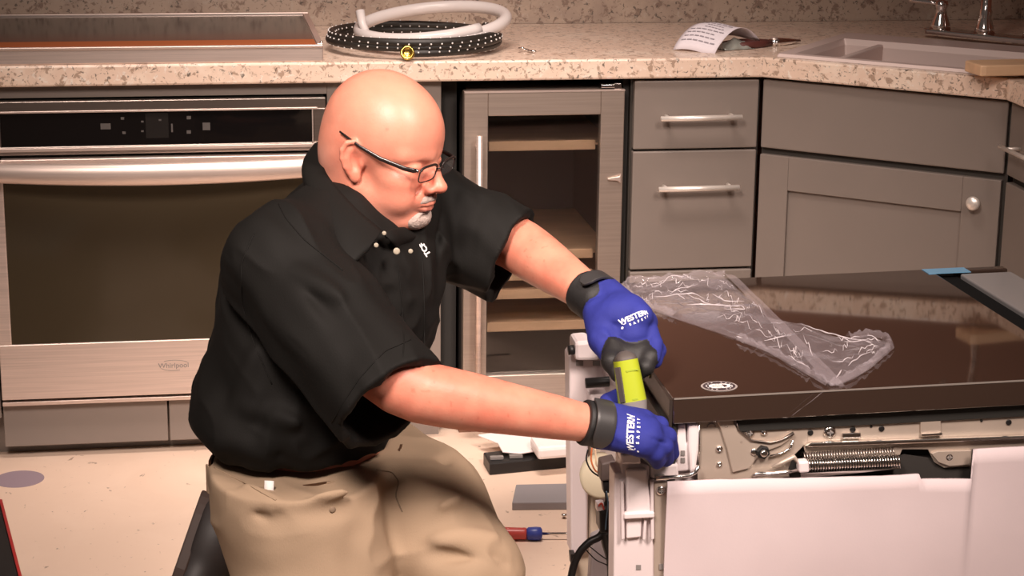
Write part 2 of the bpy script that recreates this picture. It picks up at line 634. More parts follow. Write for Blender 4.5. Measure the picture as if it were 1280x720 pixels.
R0 = ring(.028, .592, -.003, -.46, .9145)
R1 = ring(.031, .589, -.006, -.457, .9215)
R2 = ring(.062, .558, -.036, -.352, .9205)
R3 = ring(.068, .552, -.042, -.346, .906)
R4 = ring(.082, .538, -.058, -.332, .765)
for a_, b_ in ((R0, R1), (R1, R2), (R2, R3), (R3, R4)):
    ringmb(sk, a_, b_)
sk.add(R4, [(0, 1, 2, 3)])
obj('basin', sk, M_sink, t, .004)
obj('divider', MB().box((.150, .040, .765), (.166, .348, .914), DM), M_sink, t, .004)
obj('drain', MB().lathe([(.045, 0), (.045, .003), (.03, .004), (.028, .001)], dg(.34, -.20, .766), (0, 0, 1), 20), M_chrome, t)

t = empty('kitchen_tap', 'chrome two-handle tap on a long base plate behind the sink', 'tap', tuple(dg(.30, -.415, .9215)))
fb = Vector(on_z(1162, 41, .925))
fe = Vector(on_z(1300, 55, .925))
fd = (fe - fb).normalized()
fn_ = Vector((-fd.y, fd.x, 0))
FM = Matrix([[fd.x, fn_.x, 0, fb.x], [fd.y, fn_.y, 0, fb.y], [0, 0, 1, .9215], [0, 0, 0, 1]])
L_ = (fe - fb).length
obj('base_plate', MB().prism([(0, -.026), (L_, -.026), (L_ + .012, -.012), (L_ + .012, .012), (L_, .026), (0, .026), (-.012, .012), (-.012, -.012)], 0, .016, 'z', FM), M_chrome, t, .004)
for sgn, xx in ((-1, .028), (1, L_ - .02)):
    hb = FM @ Vector((xx, 0, .016))
    k = obj('handle_post', MB().lathe([(.026, 0), (.024, .012), (.015, .035), (.013, .050), (.017, .058), (.015, .068), (.004, .072)], hb, (0, 0, 1), 18), M_chrome, t)
    q = hb + Vector((0, 0, .060))
    dirv = (fd * sgn * 1.0 - fn_ * .15).normalized()
    obj('lever', MB().tube([q, q + dirv * .03 + Vector((0, 0, .004)), q + dirv * .07 + Vector((0, 0, .006)), q + dirv * .085 + Vector((0, 0, .005))], [.007, .006, .0075, .006], 10), M_chrome, k)
sb = FM @ Vector((L_ * .5, 0, .016))
obj('spout', MB().lathe([(.026, 0), (.022, .015), (.015, .04), (.017, .052), (.0135, .06), (.012, .10)], sb, (0, 0, 1), 18)
    .tube([sb + Vector((0, 0, .09)), sb + Vector((0, 0, .2)), sb - fn_ * .03 + Vector((0, 0, .27)), sb - fn_ * .09 + Vector((0, 0, .30)), sb - fn_ * .15 + Vector((0, 0, .27)), sb - fn_ * .17 + Vector((0, 0, .22))], .0115, 12), M_chrome, t)

# wooden block on the sink's front right corner
p = on_z(1226, 96, .923)
q = on_z(1230, 80, .94)
wb = MB().prism([(0, .004), (.012, 0), (.30, -.002), (.30, .085), (.012, .085), (0, .08)], 0, .024, 'z', Matrix.Translation((p.x, p.y, .923)) @ Matrix.Rotation(DA + .75, 4, 'Z'))
o = obj('cutting_board', wb, M_wood, bev=.003)
tag(o, 'small pale wooden board lying on the corner edge of the sink', 'board')

# ================================================================== things on the worktop
# glass cooktop lying on the worktop
t = empty('glass_cooktop', 'stainless sided black glass cooktop lying on the worktop left', 'cooktop', (-.85, .25, .914))
cx1, cx0 = -.320, -1.42
cy0, cy1 = -.022, .54
obj('body', MB().box((cx0, cy0, .914), (cx1, cy1, .951)), M_steel, t, .003)
obj('glass_top', MB().box((cx0 + .012, cy0 + .05, .9485), (cx1 - .016, cy1 - .012, .9535)), mat('cooktop_glass', (.030, .026, .023), .12, 0., .7, var=(40, .3)), t)
obj('copper_strip', MB().box((cx0 + .012, cy0 + .007, .9485), (cx1 - .016, cy0 + .075, .9550)), mat('copper_film', (.30, .09, .035), .95, 0., .05), t)
obj('edge_trim', MB().box((cx0, cy0 - .003, .946), (cx1, cy0 + .006, .953)).box((cx1 - .014, cy0, .949), (cx1, cy1, .956)).box((cx0, cy1 - .010, .949), (cx1, cy1, .958)), M_steel, t, .002)
obj('screw', MB().lathe([(.004, 0), (.004, .002), (.002, .003)], (cx1 - .004, cy0 + .004, .957), (0, 0, 1), 10), M_chrome, t)

# black braided hose coil
M_braid = None
def braid_mat():
    m = bpy.data.materials.new('braided_hose')
    m.use_nodes = True
    nt = m.node_tree
    b = nt.nodes['Principled BSDF']
    b.inputs['Roughness'].default_value = .5
    at = nt.nodes.new('ShaderNodeAttribute')
    at.attribute_name = 'Col'
    nt.links.new(at.outputs['Color'], b.inputs['Base Color'])
    return m
hc = Vector((-.095, .165, .914))


def coil(c, rx, ry, turns, r, z0, wob, rot, ph=0., rise=None, n=52):
    P = []
    N = int(n * turns)
    for i in range(N + 1):
        a = ph + 2 * PI * turns * i / N
        k = i / N
        rr = 1 + wob * math.sin(2.3 * a + 1)
        x, y = rx * rr * math.cos(a), ry * rr * math.sin(a)
        z = z0 + r + (rise(a, k) if rise else 0)
        P.append(c + Vector((x * math.cos(rot) - y * math.sin(rot), x * math.sin(rot) + y * math.cos(rot), z)))
    return P


t = empty('braided_hose', 'coiled black braided hose with white flecks and a brass end', 'hose', tuple(hc))
path = coil(Vector((hc.x, hc.y, 0)), .195, .185, 2.35, .0095, .921, .02, .1, ph=-1.85, rise=lambda a, k: .0175 * k * 1.6)
hs = MB().tube(path, .0095, 12)
o = obj('hose', hs, braid_mat(), t)
ca = o.data.color_attributes.new('Col', 'FLOAT_COLOR', 'POINT')
cols = np.zeros((len(o.data.vertices), 4), np.float32)
cols[:] = (.018, .015, .012, 1)
o.modifiers.new('sub', 'SUBSURF').render_levels = 1
fl = MB()
for i in range(1, len(path) - 1):
    T_ = (path[i + 1] - path[i - 1]).normalized()
    nn = T_.orthogonal().normalized()
    bb = T_.cross(nn)
    for k in range(3):
        a = i * 2.1 + k * 2.094
        fl.ball(path[i] + (nn * math.cos(a) + bb * math.sin(a)) * .0092, .0022, 6)
ca.data.foreach_set('color', cols.ravel())
obj('woven_fleck', fl, M_light, t, kind='stuff', label='white flecks woven into the hose')
e = path[0]
ed = (path[0] - path[1]).normalized()
brass = mat('brass', (.72, .50, .12), .25, 1.)
fp = on_z(487, 70, .93)
fp = path[0]
obj('brass_fitting', MB().lathe([(.005, -.03), (.008, -.022), (.009, 0), (.0165, .001), (.0165, .014), (.012, .016), (.010, .012), (.006, .010)], fp, (-.15, -1, .25), 18), brass, t)

t = empty('clear_tube', 'thick translucent white tube looped on top of the braided hose', 'tube', (hc.x, hc.y, .914))
M_tube = mat('clear_vinyl', (.72, .66, .64), .25, 0., .5, alpha=.82)
tb_ = []
for k in range(75):
    a = -2.75 + 2 * PI * 1.28 * k / 74
    f = k / 74
    x, y = .172 * math.cos(a), .135 * math.sin(a)
    tb_.append(Vector((hc.x + .045 + x, hc.y + .015 + y, .914 + .052 + .020 * math.cos(a - .35) + .012 * math.sin(a) + .012 * f)))
obj('tube', MB().tube(tb_, .0145, 14), M_tube, t)
e0_ = tb_[0]
obj('tube_end', MB().tube([e0_ + Vector((.03, -.02, .006)), e0_ + Vector((.0, .01, .012)), e0_ + Vector((-.008, .03, .032)), e0_ + Vector((-.012, .045, .062))], .0105, 12), M_tube, t)

# little bits beside it
p = on_z(655, 66, .914)
o = obj('metal_clip', MB().tube([p + Vector((.012 * math.cos(a), .012 * math.sin(a), .004 + .002 * a)) for a in np.linspace(0, 4.5, 14)], .0028, 6).cyl(p + Vector((.010, 0, .004)), p + Vector((.026, -.01, .004)), .003, 8), M_chrome)
tag(o, 'tiny bent metal clip lying on the bare middle of the worktop', 'clip')

# curled printed paper
pa = on_z(841, 63, .914)
pb = on_z(893, 67, .914)
ux = (pb - pa)
uy = Vector((-ux.y, ux.x, 0)).normalized()


def curl(u, v):
    s = v * .26
    zz = .055 * math.sin(min(v, 1) * PI * .92) ** .8 * (1 - .0 * u) + .0015
    return pa + ux * u + uy * (v * .16) + ux.normalized() * (.055 * v) + Vector((0, 0, zz + .004 * math.sin(u * 5)))


M_paper = mat('paper', (.72, .66, .70), .7)
t = empty('paper_leaflet', 'curled printed white leaflet standing on the worktop by the pliers', 'leaflet', tuple(pa))
lf = obj('sheet', MB().grid(curl, 8, 16, .0006), M_paper, t)
pr = MB()
for k in range(8):
    v0 = .10 + k * .065
    u0, u1 = .08, .9 - .08 * (k % 3)
    if k in (4, 5):
        u0 = .35
    for j in range(6):
        ua, ub = u0 + (u1 - u0) * j / 6, u0 + (u1 - u0) * (j + .8) / 6
        qs = [curl(a, b) + Vector((-.0004, -.0012, .0008)) for a, b in ((ua, v0), (ub, v0), (ub, v0 + .014), (ua, v0 + .014))]
        pr.add(qs, [(0, 1, 2, 3)])
obj('print_line', pr, mat('ink', (.30, .27, .30), .7), lf, kind='stuff')

# pliers lying on the worktop, jaw to the right
pl = on_z(903, 61, .914)
pr_ = on_z(1000, 55, .914)
ax = (pr_ - pl).normalized()
ay = Vector((-ax.y, ax.x, 0))
LL = (pr_ - pl).length
def P_(s, w, z=.008):
    return pl + ax * (s * LL) + ay * w + Vector((0, 0, z))
t = empty('pliers', 'steel pliers with dark red grips lying right of the leaflet', 'pliers', tuple(P_(.5, 0, 0)))
obj('jaw', MB().tube([P_(.60, -.002), P_(.70, -.006), P_(.85, -.004), P_(1.0, 0)], [.008, .010, .007, .003], 8), M_chrome, t)
obj('jaw', MB().tube([P_(.60, .002), P_(.70, .008), P_(.85, .005), P_(1.0, .001)], [.008, .010, .007, .003], 8), M_chrome, t)
obj('pivot', MB().cyl(P_(.66, 0, .002), P_(.66, 0, .020), .009, 12), M_steel, t)
obj('grip', MB().tube([P_(.60, .006), P_(.45, .022), P_(.25, .028), P_(.08, .022)], [.007, .009, .009, .007], 8), mat('dark_red_grip', (.10, .03, .025), .5), t)
obj('grip', MB().tube([P_(.60, -.006), P_(.45, -.018), P_(.25, -.024), P_(.08, -.018)], [.007, .009, .009, .007], 8), mat('dark_red_grip', (.10, .03, .025), .5), t)
# small bag of steel fittings
q = on_z(918, 61, .914)
def bagf(u, v):
    s, w = (u - .5) * .085, (v - .5) * .05
    zz = .002 + .022 * max(0, math.cos((u - .5) * PI) * math.cos((v - .5) * PI)) + .004 * math.sin(u * 17 + v * 9) * math.sin(v * 13)
    return q + ax * s + ay * w + Vector((0, 0, max(.001, zz)))
o = obj('parts_bag', MB().grid(bagf, 14, 10, .001), mat('grey_bag', (.30, .31, .28), .15, 0., .7))
tag(o, 'small grey plastic bag of fittings between leaflet and pliers', 'bag')

# ================================================================== things on the floor
t = None
o = obj('floor_sticker', MB().lathe([(.055, 0), (.055, .0008)], on_z(24, 599, 0), (0, 0, 1), 32, False), mat('purple_sticker', (.30, .23, .27), .6))
tag(o, 'faded purple-grey round sticker on the floor below the oven', 'sticker')

# black tool case at the left edge: only its red-edged side shows
q0, q1 = on_z(2, 625, .26), on_z(27, 722, .26)
dv = (q1 - q0).normalized()
nv_ = Vector((dv.y, -dv.x, 0))
nv_ = nv_ if nv_.x < 0 else -nv_
TM = Matrix([[dv.x, nv_.x, 0, q0.x], [dv.y, nv_.y, 0, q0.y], [0, 0, 1, 0], [0, 0, 0, 1]])
t = empty('tool_case', 'black tool case with a thin red edge at the left frame edge', 'case', (q0.x - .1, q0.y - .2, 0))
obj('body', MB().box((0, .004, 0), (.5, .40, .255), TM), M_black, t, .004)
obj('lid', MB().box((-.003, .002, .19), (.503, .402, .258), TM), M_black, t, .004)
obj('red_edge', MB().box((-.003, -.001, .254), (.503, .004, .2605), TM), mat('red_plastic', (.35, .02, .02), .4), t)
obj('teal_strip', MB().box((-.003, .055, .2575), (.503, .062, .2600), TM), mat('teal_strip', (.20, .33, .32), .4), t)

# white sheets and black bracket near the plinth
def slab(name, pts, z0, z1, m, label, cat, bev=.002, tilt=None, group=None):
    o = obj(name, MB().prism([(p.x, p.y) for p in pts], z0, z1), m, bev=bev)
    if tilt:
        o.rotation_euler = tilt
    tag(o, label, cat, group)
    return o


B0 = [on_z(u, v, .02) for u, v in ((604, 570), (612, 584), (735, 572), (735, 555))]
t = empty('plastic_bracket', 'black plastic bracket lying under the white sheet on the floor', 'bracket', tuple(B0[0])[:2] + (0,))
obj('tray', MB().prism([(p.x, p.y) for p in B0], .0, .029), M_black, t, .003)
dv = (B0[2] - B0[1])
obj('rib', MB().box((0, 0, .03), (.03, .012, .036), Matrix.Translation((B0[1].x + .005, B0[1].y + .02, 0))).box((0, 0, .03), (.03, .012, .036), Matrix.Translation((B0[1].x + .05, B0[1].y + .025, 0))), M_grey, t)
S0 = [on_z(u, v, .035) for u, v in ((597, 546), (622, 556), (628, 567), (650, 569), (735, 556), (740, 540), (640, 541))]
slab('white_sheet', S0, .0365, .041, M_white, 'flat white plastic sheet lying on the black bracket on the floor', 'sheet')
W0 = [on_z(u, v, .03) for u, v in ((663, 567), (672, 582), (740, 576), (740, 556), (668, 563))]
o = slab('white_duct', W0, .032, .062, M_white, 'white moulded plastic duct nearest the kneeling man among the loose parts', 'plastic part', bev=.008)
o.location.z = .0415

G0 = [on_z(u, v, .0) for u, v in ((640, 638), (645, 615), (735, 613), (735, 637))]
t = slab('grey_foam_block', [G0[0], G0[3], G0[2], G0[1]], 0, .018, mat('grey_foam', (.27, .25, .26), .55), 'flat grey rectangular block lying on the floor above the screwdriver', 'block', bev=.002)

s0, s1 = on_z(640, 667, .014), on_z(676, 667, .014)
sd = (s1 - s0).normalized()
t = empty('screwdriver', 'screwdriver with red and blue handle lying beside the man\'s knee', 'screwdriver', tuple(s0)[:2] + (0,))
obj('handle', MB().lathe([(.006, -.05), (.012, -.045), (.014, -.02), (.0125, .02), (.013, .026), (.012, .03)], s0, sd, 12), mat('red_grip', (.50, .07, .06), .35), t)
obj('handle_collar', MB().lathe([(.010, .030), (.0135, .034), (.0145, .05), (.0135, .060), (.008, .063)], s0, sd, 12), mat('blue_grip', (.04, .06, .30), .35), t)
obj('shaft', MB().cyl(s0 + sd * .06, s0 + sd * .20, .0032, 10), M_chrome, t)
q = on_z(705, 648, 0)
o = obj('loose_screw', MB().lathe([(.003, 0), (.003, .006), (.006, .0065), (.006, .009), (.002, .010)], q, (0, 0, 1), 10), M_chrome)
tag(o, 'single steel screw standing on the floor by the grey block', 'screw')
# ================================================================== dishwasher lying on its back
from mathutils import noise as mnoise
DE = math.radians(-1.5)
DA0 = Vector(on_z(841, 498, .66))
DROOT = Vector((DA0.x, DA0.y, 0))
dw = empty('dishwasher', 'dishwasher lying on its back with dark glossy door, bare hinge steel and white felt side', 'dishwasher', tuple(DROOT), DE)
DW = WM[dw]
DI = DW.inverted()
dX, dY = DW.to_3x3() @ Vector((1, 0, 0)), DW.to_3x3() @ Vector((0, 1, 0))


def dl(u, v, y):
    """point of the photo's pixel on the dishwasher-local plane y, in local coordinates"""
    o, d = ray(u, v)
    o, d = Vector(o), Vector(d)
    p0 = DW @ Vector((0, y, 0))
    k = (p0 - o).dot(dY) / d.dot(dY)
    return DI @ (o + d * k)


def dxz(pts, y):
    return [(lambda p: (p.x, p.z))(dl(u, v, y)) for u, v in pts]


def D(name, mb, m, parent=None, **k):
    return obj(name, mb, m, parent or dw, local=True, **k)


M_panel = mat('dark_door_panel', (.034, .020, .0145), .04, 0., .5, ior=2.1)
M_paneledge = mat('dark_door_edge', (.032, .024, .020), .35)
M_trim = mat('black_trim', (.020, .019, .017), .5)
M_galv = mat('galvanised_steel', (.50, .415, .345), .42, .45, var=(9, .08))
M_galv2 = mat('galvanised_bright', (.80, .76, .72), .18, 1.)
M_felt = mat('white_felt', (.60, .505, .515), .92, 0., .15, var=(6, .04), bump=(300, .06))
M_tar = mat('tar_sheet', (.028, .024, .021), .7)
M_wplas = mat('white_base_plastic', (.66, .575, .575), .4, 0., .5)
M_wplas2 = mat('white_base_plastic_shiny', (.72, .635, .635), .35)

# tub and base
D('tub', MB().box((.050, .030, .010), (.80, .655, .565)), M_tar)
D('base_pan', MB().box((-.012, .030, .010), (.050, .655, .560)), M_wplas, bev=.006)

# door: tilted slightly about its hinge edge
TILT = math.radians(1.3)
TM_ = Matrix.Translation((0, 0, .66)) @ Matrix.Rotation(math.radians(-1.9), 4, 'X') @ Matrix.Rotation(-TILT, 4, 'Y')
WD = .765
pm = MB()
pm.box((0, 0, -.040), (.655, WD, 0), TM_)
pm.box((.655, 0, -.040), (.80, WD, -.018), TM_)
pm.box((.655, 0, -.018), (.80, .045, 0), TM_)
pm.box((.655, WD - .025, -.018), (.80, WD, 0), TM_)
door = D('door', pm, M_panel, bev=.0025, seg=3)
D('edge_strip', MB().box((.002, -.0008, -.0022), (.80, .0006, .0003), TM_), mat('edge_pale', (.42, .37, .33), .35, .6), door)  # thin pale strip along the near top edge of the door
M_tapeblue = mat('blue_film', (.13, .30, .46), .25)
D('blue_film', MB().box((.640, WD - .042, 0), (.722, WD - .002, .0012), TM_), M_tapeblue, door)
D('handle_recess', MB().box((.657, .045, -.0178), (.700, WD - .025, -.010), TM_), mat('matt_black', (.006, .006, .006), .85, 0., .1), door)
D('console_film', MB().box((.700, .05, -.0178), (.80, WD - .045, -.001), TM_), mat('console_film', (.30, .29, .29), .18, .3), door, bev=.003)
D('inner_door', MB().box((.100, .012, -.062), (.80, WD - .02, -.040), TM_), M_trim, door, bev=.002)
D('door_flange', MB().prism([(0.0, -.045), (.14, -.10), (.62, -.085), (.62, -.002), (0, -.002)], -.005, .000, 'x', Matrix.Translation((0, 0, .66))), M_paneledge, door)
D('lower_trim', MB().prism([(.006, -.135), (.03, -.135), (.09, -.10), (.35, -.085), (.35, -.035), (.006, -.035)], -.012, .010, 'x', Matrix.Translation((0, 0, .66))), M_trim, door, bev=.004)
D('edge_seal', MB().box((-.0075, .14, .648), (-.004, .40, .656)), mat('yellow_seal', (.25, .22, .08), .4), door)
# round award sticker with a pale emblem
sp = on_z(899, 481, .663)
sl = DI @ sp
SM_ = TM_ @ Matrix.Translation((sl.x, sl.y, .0004))
st_ = D('sticker', MB().add(*(lambda m: (m.v, m.f))(MB().lathe([(.0275, 0), (.0275, .0004)], (0, 0, 0), (0, 0, 1), 36, False))) if False else MB().prism([(.0275 * math.cos(a), .0275 * math.sin(a)) for a in np.linspace(0, 2 * PI, 36, endpoint=False)], 0, .0004, 'z', SM_), mat('sticker_grey', (.36, .31, .29), .4), door)
D('sticker_face', MB().prism([(.0245 * math.cos(a), .0245 * math.sin(a)) for a in np.linspace(0, 2 * PI, 36, endpoint=False)], .0004, .0006, 'z', SM_), mat('sticker_dark', (.055, .040, .045), .4), door)
em = MB()
for c, r, a0, a1 in (((-.004, 0), .012, .6, 5.6), ((.006, .0), .012, -2.4, 2.4)):
    for k in range(9):
        a = a0 + (a1 - a0) * k / 9
        b = a0 + (a1 - a0) * (k + 1) / 9
        w = .0045 * math.sin((k + .5) / 9 * PI) + .0012
        em.prism([(c[0] + (r - w) * math.cos(a), c[1] + (r - w) * math.sin(a)), (c[0] + r * math.cos(a), c[1] + r * math.sin(a)), (c[0] + r * math.cos(b), c[1] + r * math.sin(b)), (c[0] + (r - w) * math.cos(b), c[1] + (r - w) * math.sin(b))], .0006, .0008, 'z', SM_)
for y in (-.005, 0, .005):
    em.prism([(-.009, y - .001), (.006, y - .0016), (.006, y + .001), (-.009, y + .0016)], .0006, .0008, 'z', SM_)
for k in range(16):
    a = k / 16 * 2 * PI
    if abs(math.sin(a)) < .97:
        em.prism([(.0195 * math.cos(a) - .0012, .0195 * math.sin(a) - .0012), (.0195 * math.cos(a) + .0012, .0195 * math.sin(a) - .0012), (.0195 * math.cos(a) + .0012, .0195 * math.sin(a) + .0012), (.0195 * math.cos(a) - .0012, .0195 * math.sin(a) + .0012)], .0006, .0007, 'z', SM_)
D('emblem', em, M_light, door, kind='stuff')

# hinge side steel
yp = .014
plate = dxz([(872, 524), (880, 518), (1010, 516), (1010, 552), (1002, 560), (992, 570), (985, 588), (990, 607), (872, 610)], yp)
hp = D('hinge_plate', MB().prism(plate, yp, yp + .003, 'y'), M_galv, bev=.001)
rail = dxz([(1000, 520), (1400, 492), (1400, 553), (1285, 546), (1285, 560), (1215, 562), (1214, 583), (1180, 585), (1168, 578), (1160, 562), (1128, 562), (1125, 569), (1008, 572), (1004, 556)], yp + .001)
rl = D('side_rail', MB().prism(rail, yp + .001, yp + .004, 'y'), M_galv, bev=.001)
fl_ = dxz([(1004, 556), (1012, 551), (1400, 538), (1400, 543), (1012, 557)], yp)
D('rail_lip', MB().prism(fl_, yp - .009, yp + .001, 'y'), M_galv2, rl, bev=.002)
tb = dxz([(1150, 522), (1175, 520), (1176, 541), (1150, 543)], yp)
D('rail_tab', MB().prism(tb, yp - .003, yp + .001, 'y'), M_galv, rl, bev=.001)
lip = dxz([(1150, 540.5), (1176, 539), (1176, 542.5), (1150, 544)], yp)
D('tab_lip', MB().prism(lip, yp - .007, yp + .0, 'y'), M_galv2, rl, bev=.001)
dim = dxz([(1052, 541), (1075, 540), (1075, 546), (1052, 547)], yp)
D('rail_tab', MB().prism(dim, yp - .004, yp, 'y'), M_galv2, rl, bev=.001)


def screw_at(u, v, r, parent=None, name='screw', m=None, y=yp, hole=False):
    p = dl(u, v, y)
    if hole:
        return D(name, MB().lathe([(r, 0), (r, .0012), (r * .8, .0014)], p + Vector((0, .0008, 0)), (0, -1, 0), 14), M_black, parent)
    s = D(name, MB().lathe([(r, 0), (r * 1.0, .0015), (r * .8, .003), (r * .45, .0042), (r * .35, .003)], p, (0, -1, 0), 14), m or M_galv2, parent)
    D('cross_slot', MB().box((p.x - r * .5, p.y - .0046, p.z - r * .1), (p.x + r * .5, p.y - .0034, p.z + r * .1)).box((p.x - r * .1, p.y - .0046, p.z - r * .5), (p.x + r * .1, p.y - .0034, p.z + r * .5)), M_grey, s) if r > .006 and parent is None else None
    return s


for u, v, r in ((1037, 540, .0095), (1186, 571, .0085), (899, 561, .0055), (899, 580, .0045), (907, 531, .006), (937, 541, .0075), (955, 540, .0055)):
    screw_at(u, v, r)
for u, v, r in ((1013, 541, .0045), (1066, 537, .0045), (1102, 536, .0045), (1261, 528, .0045), (1227, 526, .002), (917, 539, .0018), (921, 546, .0018), (1089, 533, .002)):
    screw_at(u, v, r, rl if u > 1000 else hp, 'hole', hole=True)
screw_at(926, 552, .003, hp, 'rivet')
# round pressing, curved link slot and hinge arm
p = dl(889, 534, yp)
D('pressing', MB().tube([p + Vector((.006 * math.cos(a), -.0005, .006 * math.sin(a))) for a in np.linspace(.1, PI - .1, 10)], .0009, 6), M_grey, hp)
arm = dxz([(892, 520), (915, 524), (922, 538), (938, 549), (962, 552), (975, 549), (990, 540), (991, 545), (976, 556), (950, 566), (935, 585), (915, 590), (908, 560), (900, 535)], yp)
ha = D('hinge_arm', MB().prism(arm, yp - .004, yp, 'y'), M_galv, bev=.0015)
D('arm_edge', MB().tube([Vector((x, yp - .005, z)) for x, z in dxz([(917, 522), (923, 537), (938, 549), (962, 552), (975, 549), (991, 540)], yp)], [.0012, .0016, .002, .002, .002, .003], 6), M_steeldark, ha)
D('slot_rim', MB().tube([Vector((x, yp - .004, z)) for x, z in dxz([(962, 569), (978, 565), (988, 558), (990, 549)], yp)], .0018, 6), M_galv2, ha)
p = dl(952, 563, yp)
nut = D('pivot_nut', MB().lathe([(.0105, 0), (.0105, .008), (.009, .0095), (.007, .0095)], p + Vector((0, -.003, 0)), (0, -1, 0), 6, False), M_black, ha)
D('pivot_pin', MB().lathe([(.0055, .0), (.0055, .013), (.004, .014)], p + Vector((0, -.003, 0)), (0, -1, 0), 14), M_galv2, nut)
p = dl(942, 564, yp)
D('pivot_washer', MB().lathe([(.006, 0), (.006, .005), (.004, .006)], p, (0, -1, 0), 14), M_galv2, ha)
# wire links to the springs
wl = [(940, 597), (945, 592), (960, 592), (980, 590), (1000, 587)]
D('spring_link', MB().tube([Vector((x, yp - .012, z)) for x, z in dxz(wl, yp - .01)], [.0035, .0045, .004, .0035, .003], 8).tube([Vector((x, yp - .012, z)) for x, z in dxz([(940, 598), (960, 599), (998, 598)], yp - .01)], [.003, .004, .003], 8), M_galv2)
D('spring_clip', MB().tube([Vector((x, yp - .010, z)) for x, z in dxz([(965, 584), (978, 578), (992, 571), (999, 580)], yp - .01)], [.002, .0035, .0045, .003], 8), M_galv)
sc0 = dxz([(996, 575), (1009, 574), (1010, 588), (997, 589)], yp - .012)
D('spring_anchor', MB().prism(sc0, yp - .022, yp - .004, 'y'), M_wplas2, bev=.003)


def spring(p0, p1, R, wire, turns, m):
    p0, p1 = Vector(p0), Vector(p1)
    ax = (p1 - p0)
    t = Vector((0, 1, 0))
    b = ax.normalized().cross(t)
    n = turns * 9
    P = [p0 + ax * (i / n) + (t * math.cos(2 * PI * i / 9) + b * math.sin(2 * PI * i / 9)) * R for i in range(n + 1)]
    return MB().tube(P, wire, 5)


sy = yp - .010
a_, b_ = dl(1003, 572, sy + .012), dl(1117, 566, sy + .012)
D('tension_spring', spring(a_, b_, .0085, .0014, 34, M_steeldark), M_steeldark, label='darker tension spring behind')
a_, b_ = dl(1009, 581, sy - .002), dl(1124, 576, sy - .002)
D('tension_spring', spring(a_, b_, .0090, .0015, 34, M_galv2), M_galv2, label='bright tension spring in front')
D('spring_core', MB().cyl(dl(1003, 581, sy - .002), dl(1124, 576, sy - .002), .0055, 10), M_steeldark)
D('spring_rail', MB().prism(dxz([(1000, 590), (1112, 584), (1125, 579), (1125, 585), (1060, 592), (1000, 597)], sy), sy - .004, sy + .002, 'y'), M_galv2, bev=.001)
# dark sheet edge right of the springs
D('tar_edge', MB().prism(dxz([(1040, 592), (1130, 568), (1212, 580), (1212, 600), (1150, 598), (1040, 600)], yp + .006), yp + .005, yp + .008, 'y'), M_tar)
# bracket ear around the right screw
ear = dxz([(1163, 566), (1172, 563), (1213, 562), (1212, 580), (1186, 582), (1172, 577)], yp)
D('bracket_ear', MB().prism(ear, yp - .0035, yp + .001, 'y'), M_galv, rl, bev=.001)

# white felt blanket hung over the near side
edge = [(833, 600), (880, 598), (1000, 595.5), (1100, 593.5), (1147, 591), (1149, 597), (1180, 596.5), (1212, 597), (1215, 560), (1290, 556), (1420, 550)]
top = dxz(edge, -.004)
fx0 = top[0][0]


def topz(x):
    for (xa, za), (xb, zb) in zip(top, top[1:]):
        if xa <= x <= xb and xb > xa:
            return za + (zb - za) * (x - xa) / (xb - xa)
    return top[-1][1] if x > top[0][0] else top[0][1]


xs = sorted(set([round(x, 4) for x, _ in top] + [fx0 + .02 * k for k in range(40)]))
xs = [x for x in xs if x <= .79]
NV = 24
vs, fs = [], []
for side in (0, 1):
    for x in xs:
        zt = topz(x) + .0012 * mnoise.noise(Vector((x * 60, 3, 0)))
        for j in range(NV + 1):
            f = j / NV
            z = zt + (.004 - zt) * f
            y = -.010 + .0035 * mnoise.noise(Vector((x * 7, z * 6, 1))) - .004 * (1 - f) ** 6 + side * .006
            vs.append((x, y, z))
n1 = len(xs) * (NV + 1)
w_ = NV + 1
for i in range(len(xs) - 1):
    for j in range(NV):
        q = (i * w_ + j, (i + 1) * w_ + j, (i + 1) * w_ + j + 1, i * w_ + j + 1)
        fs.append(q)
        fs.append(tuple(n1 + k for k in reversed(q)))
for i in range(len(xs) - 1):
    for j in (0, NV):
        fs.append((i * w_ + j, (i + 1) * w_ + j, n1 + (i + 1) * w_ + j, n1 + i * w_ + j))
for i in (0, len(xs) - 1):
    for j in range(NV):
        fs.append((i * w_ + j, i * w_ + j + 1, n1 + i * w_ + j + 1, n1 + i * w_ + j))
D('felt_blanket', MB().add(vs, fs, True), M_felt)

D('felt_back', MB().box((.0, .657, .02), (.79, .667, .57)), M_felt)

# white plastic corner of the base, nearest the camera
yb = .004
col = D('corner_post', MB().prism(dxz([(768, 590), (776, 590), (776, 574), (800, 574), (800, 578), (812, 582), (812, 600), (834, 600), (834, 900), (765, 900)], yb), yb, yb + .045, 'y'), M_wplas, bev=.003)
D('cap', MB().prism(dxz([(776, 567), (800, 566), (801, 580), (777, 580)], yb - .004), yb - .006, yb + .03, 'y'), M_wplas2, col, bev=.003)
D('upper_panel', MB().prism(dxz([(782, 586), (808, 585), (814, 640), (783, 642)], yb - .004), yb - .008, yb, 'y'), M_wplas2, col, bev=.003)
D('ledge', MB().prism(dxz([(779, 640), (817, 638), (817, 645), (779, 647)], yb - .006), yb - .014, yb, 'y'), M_wplas2, col, bev=.002)
D('lower_panel', MB().prism(dxz([(783, 648), (802, 647), (801, 671), (783, 673)], yb - .004), yb - .006, yb, 'y'), M_wplas2, col, bev=.002)
D('rib', MB().prism(dxz([(805, 645), (808, 645), (806, 673), (803, 673)], yb - .004), yb - .008, yb, 'y'), M_wplas, col)
D('rib', MB().prism(dxz([(812, 600), (816, 600), (817, 672), (813, 673)], yb - .004), yb - .010, yb, 'y'), M_wplas, col, bev=.001)
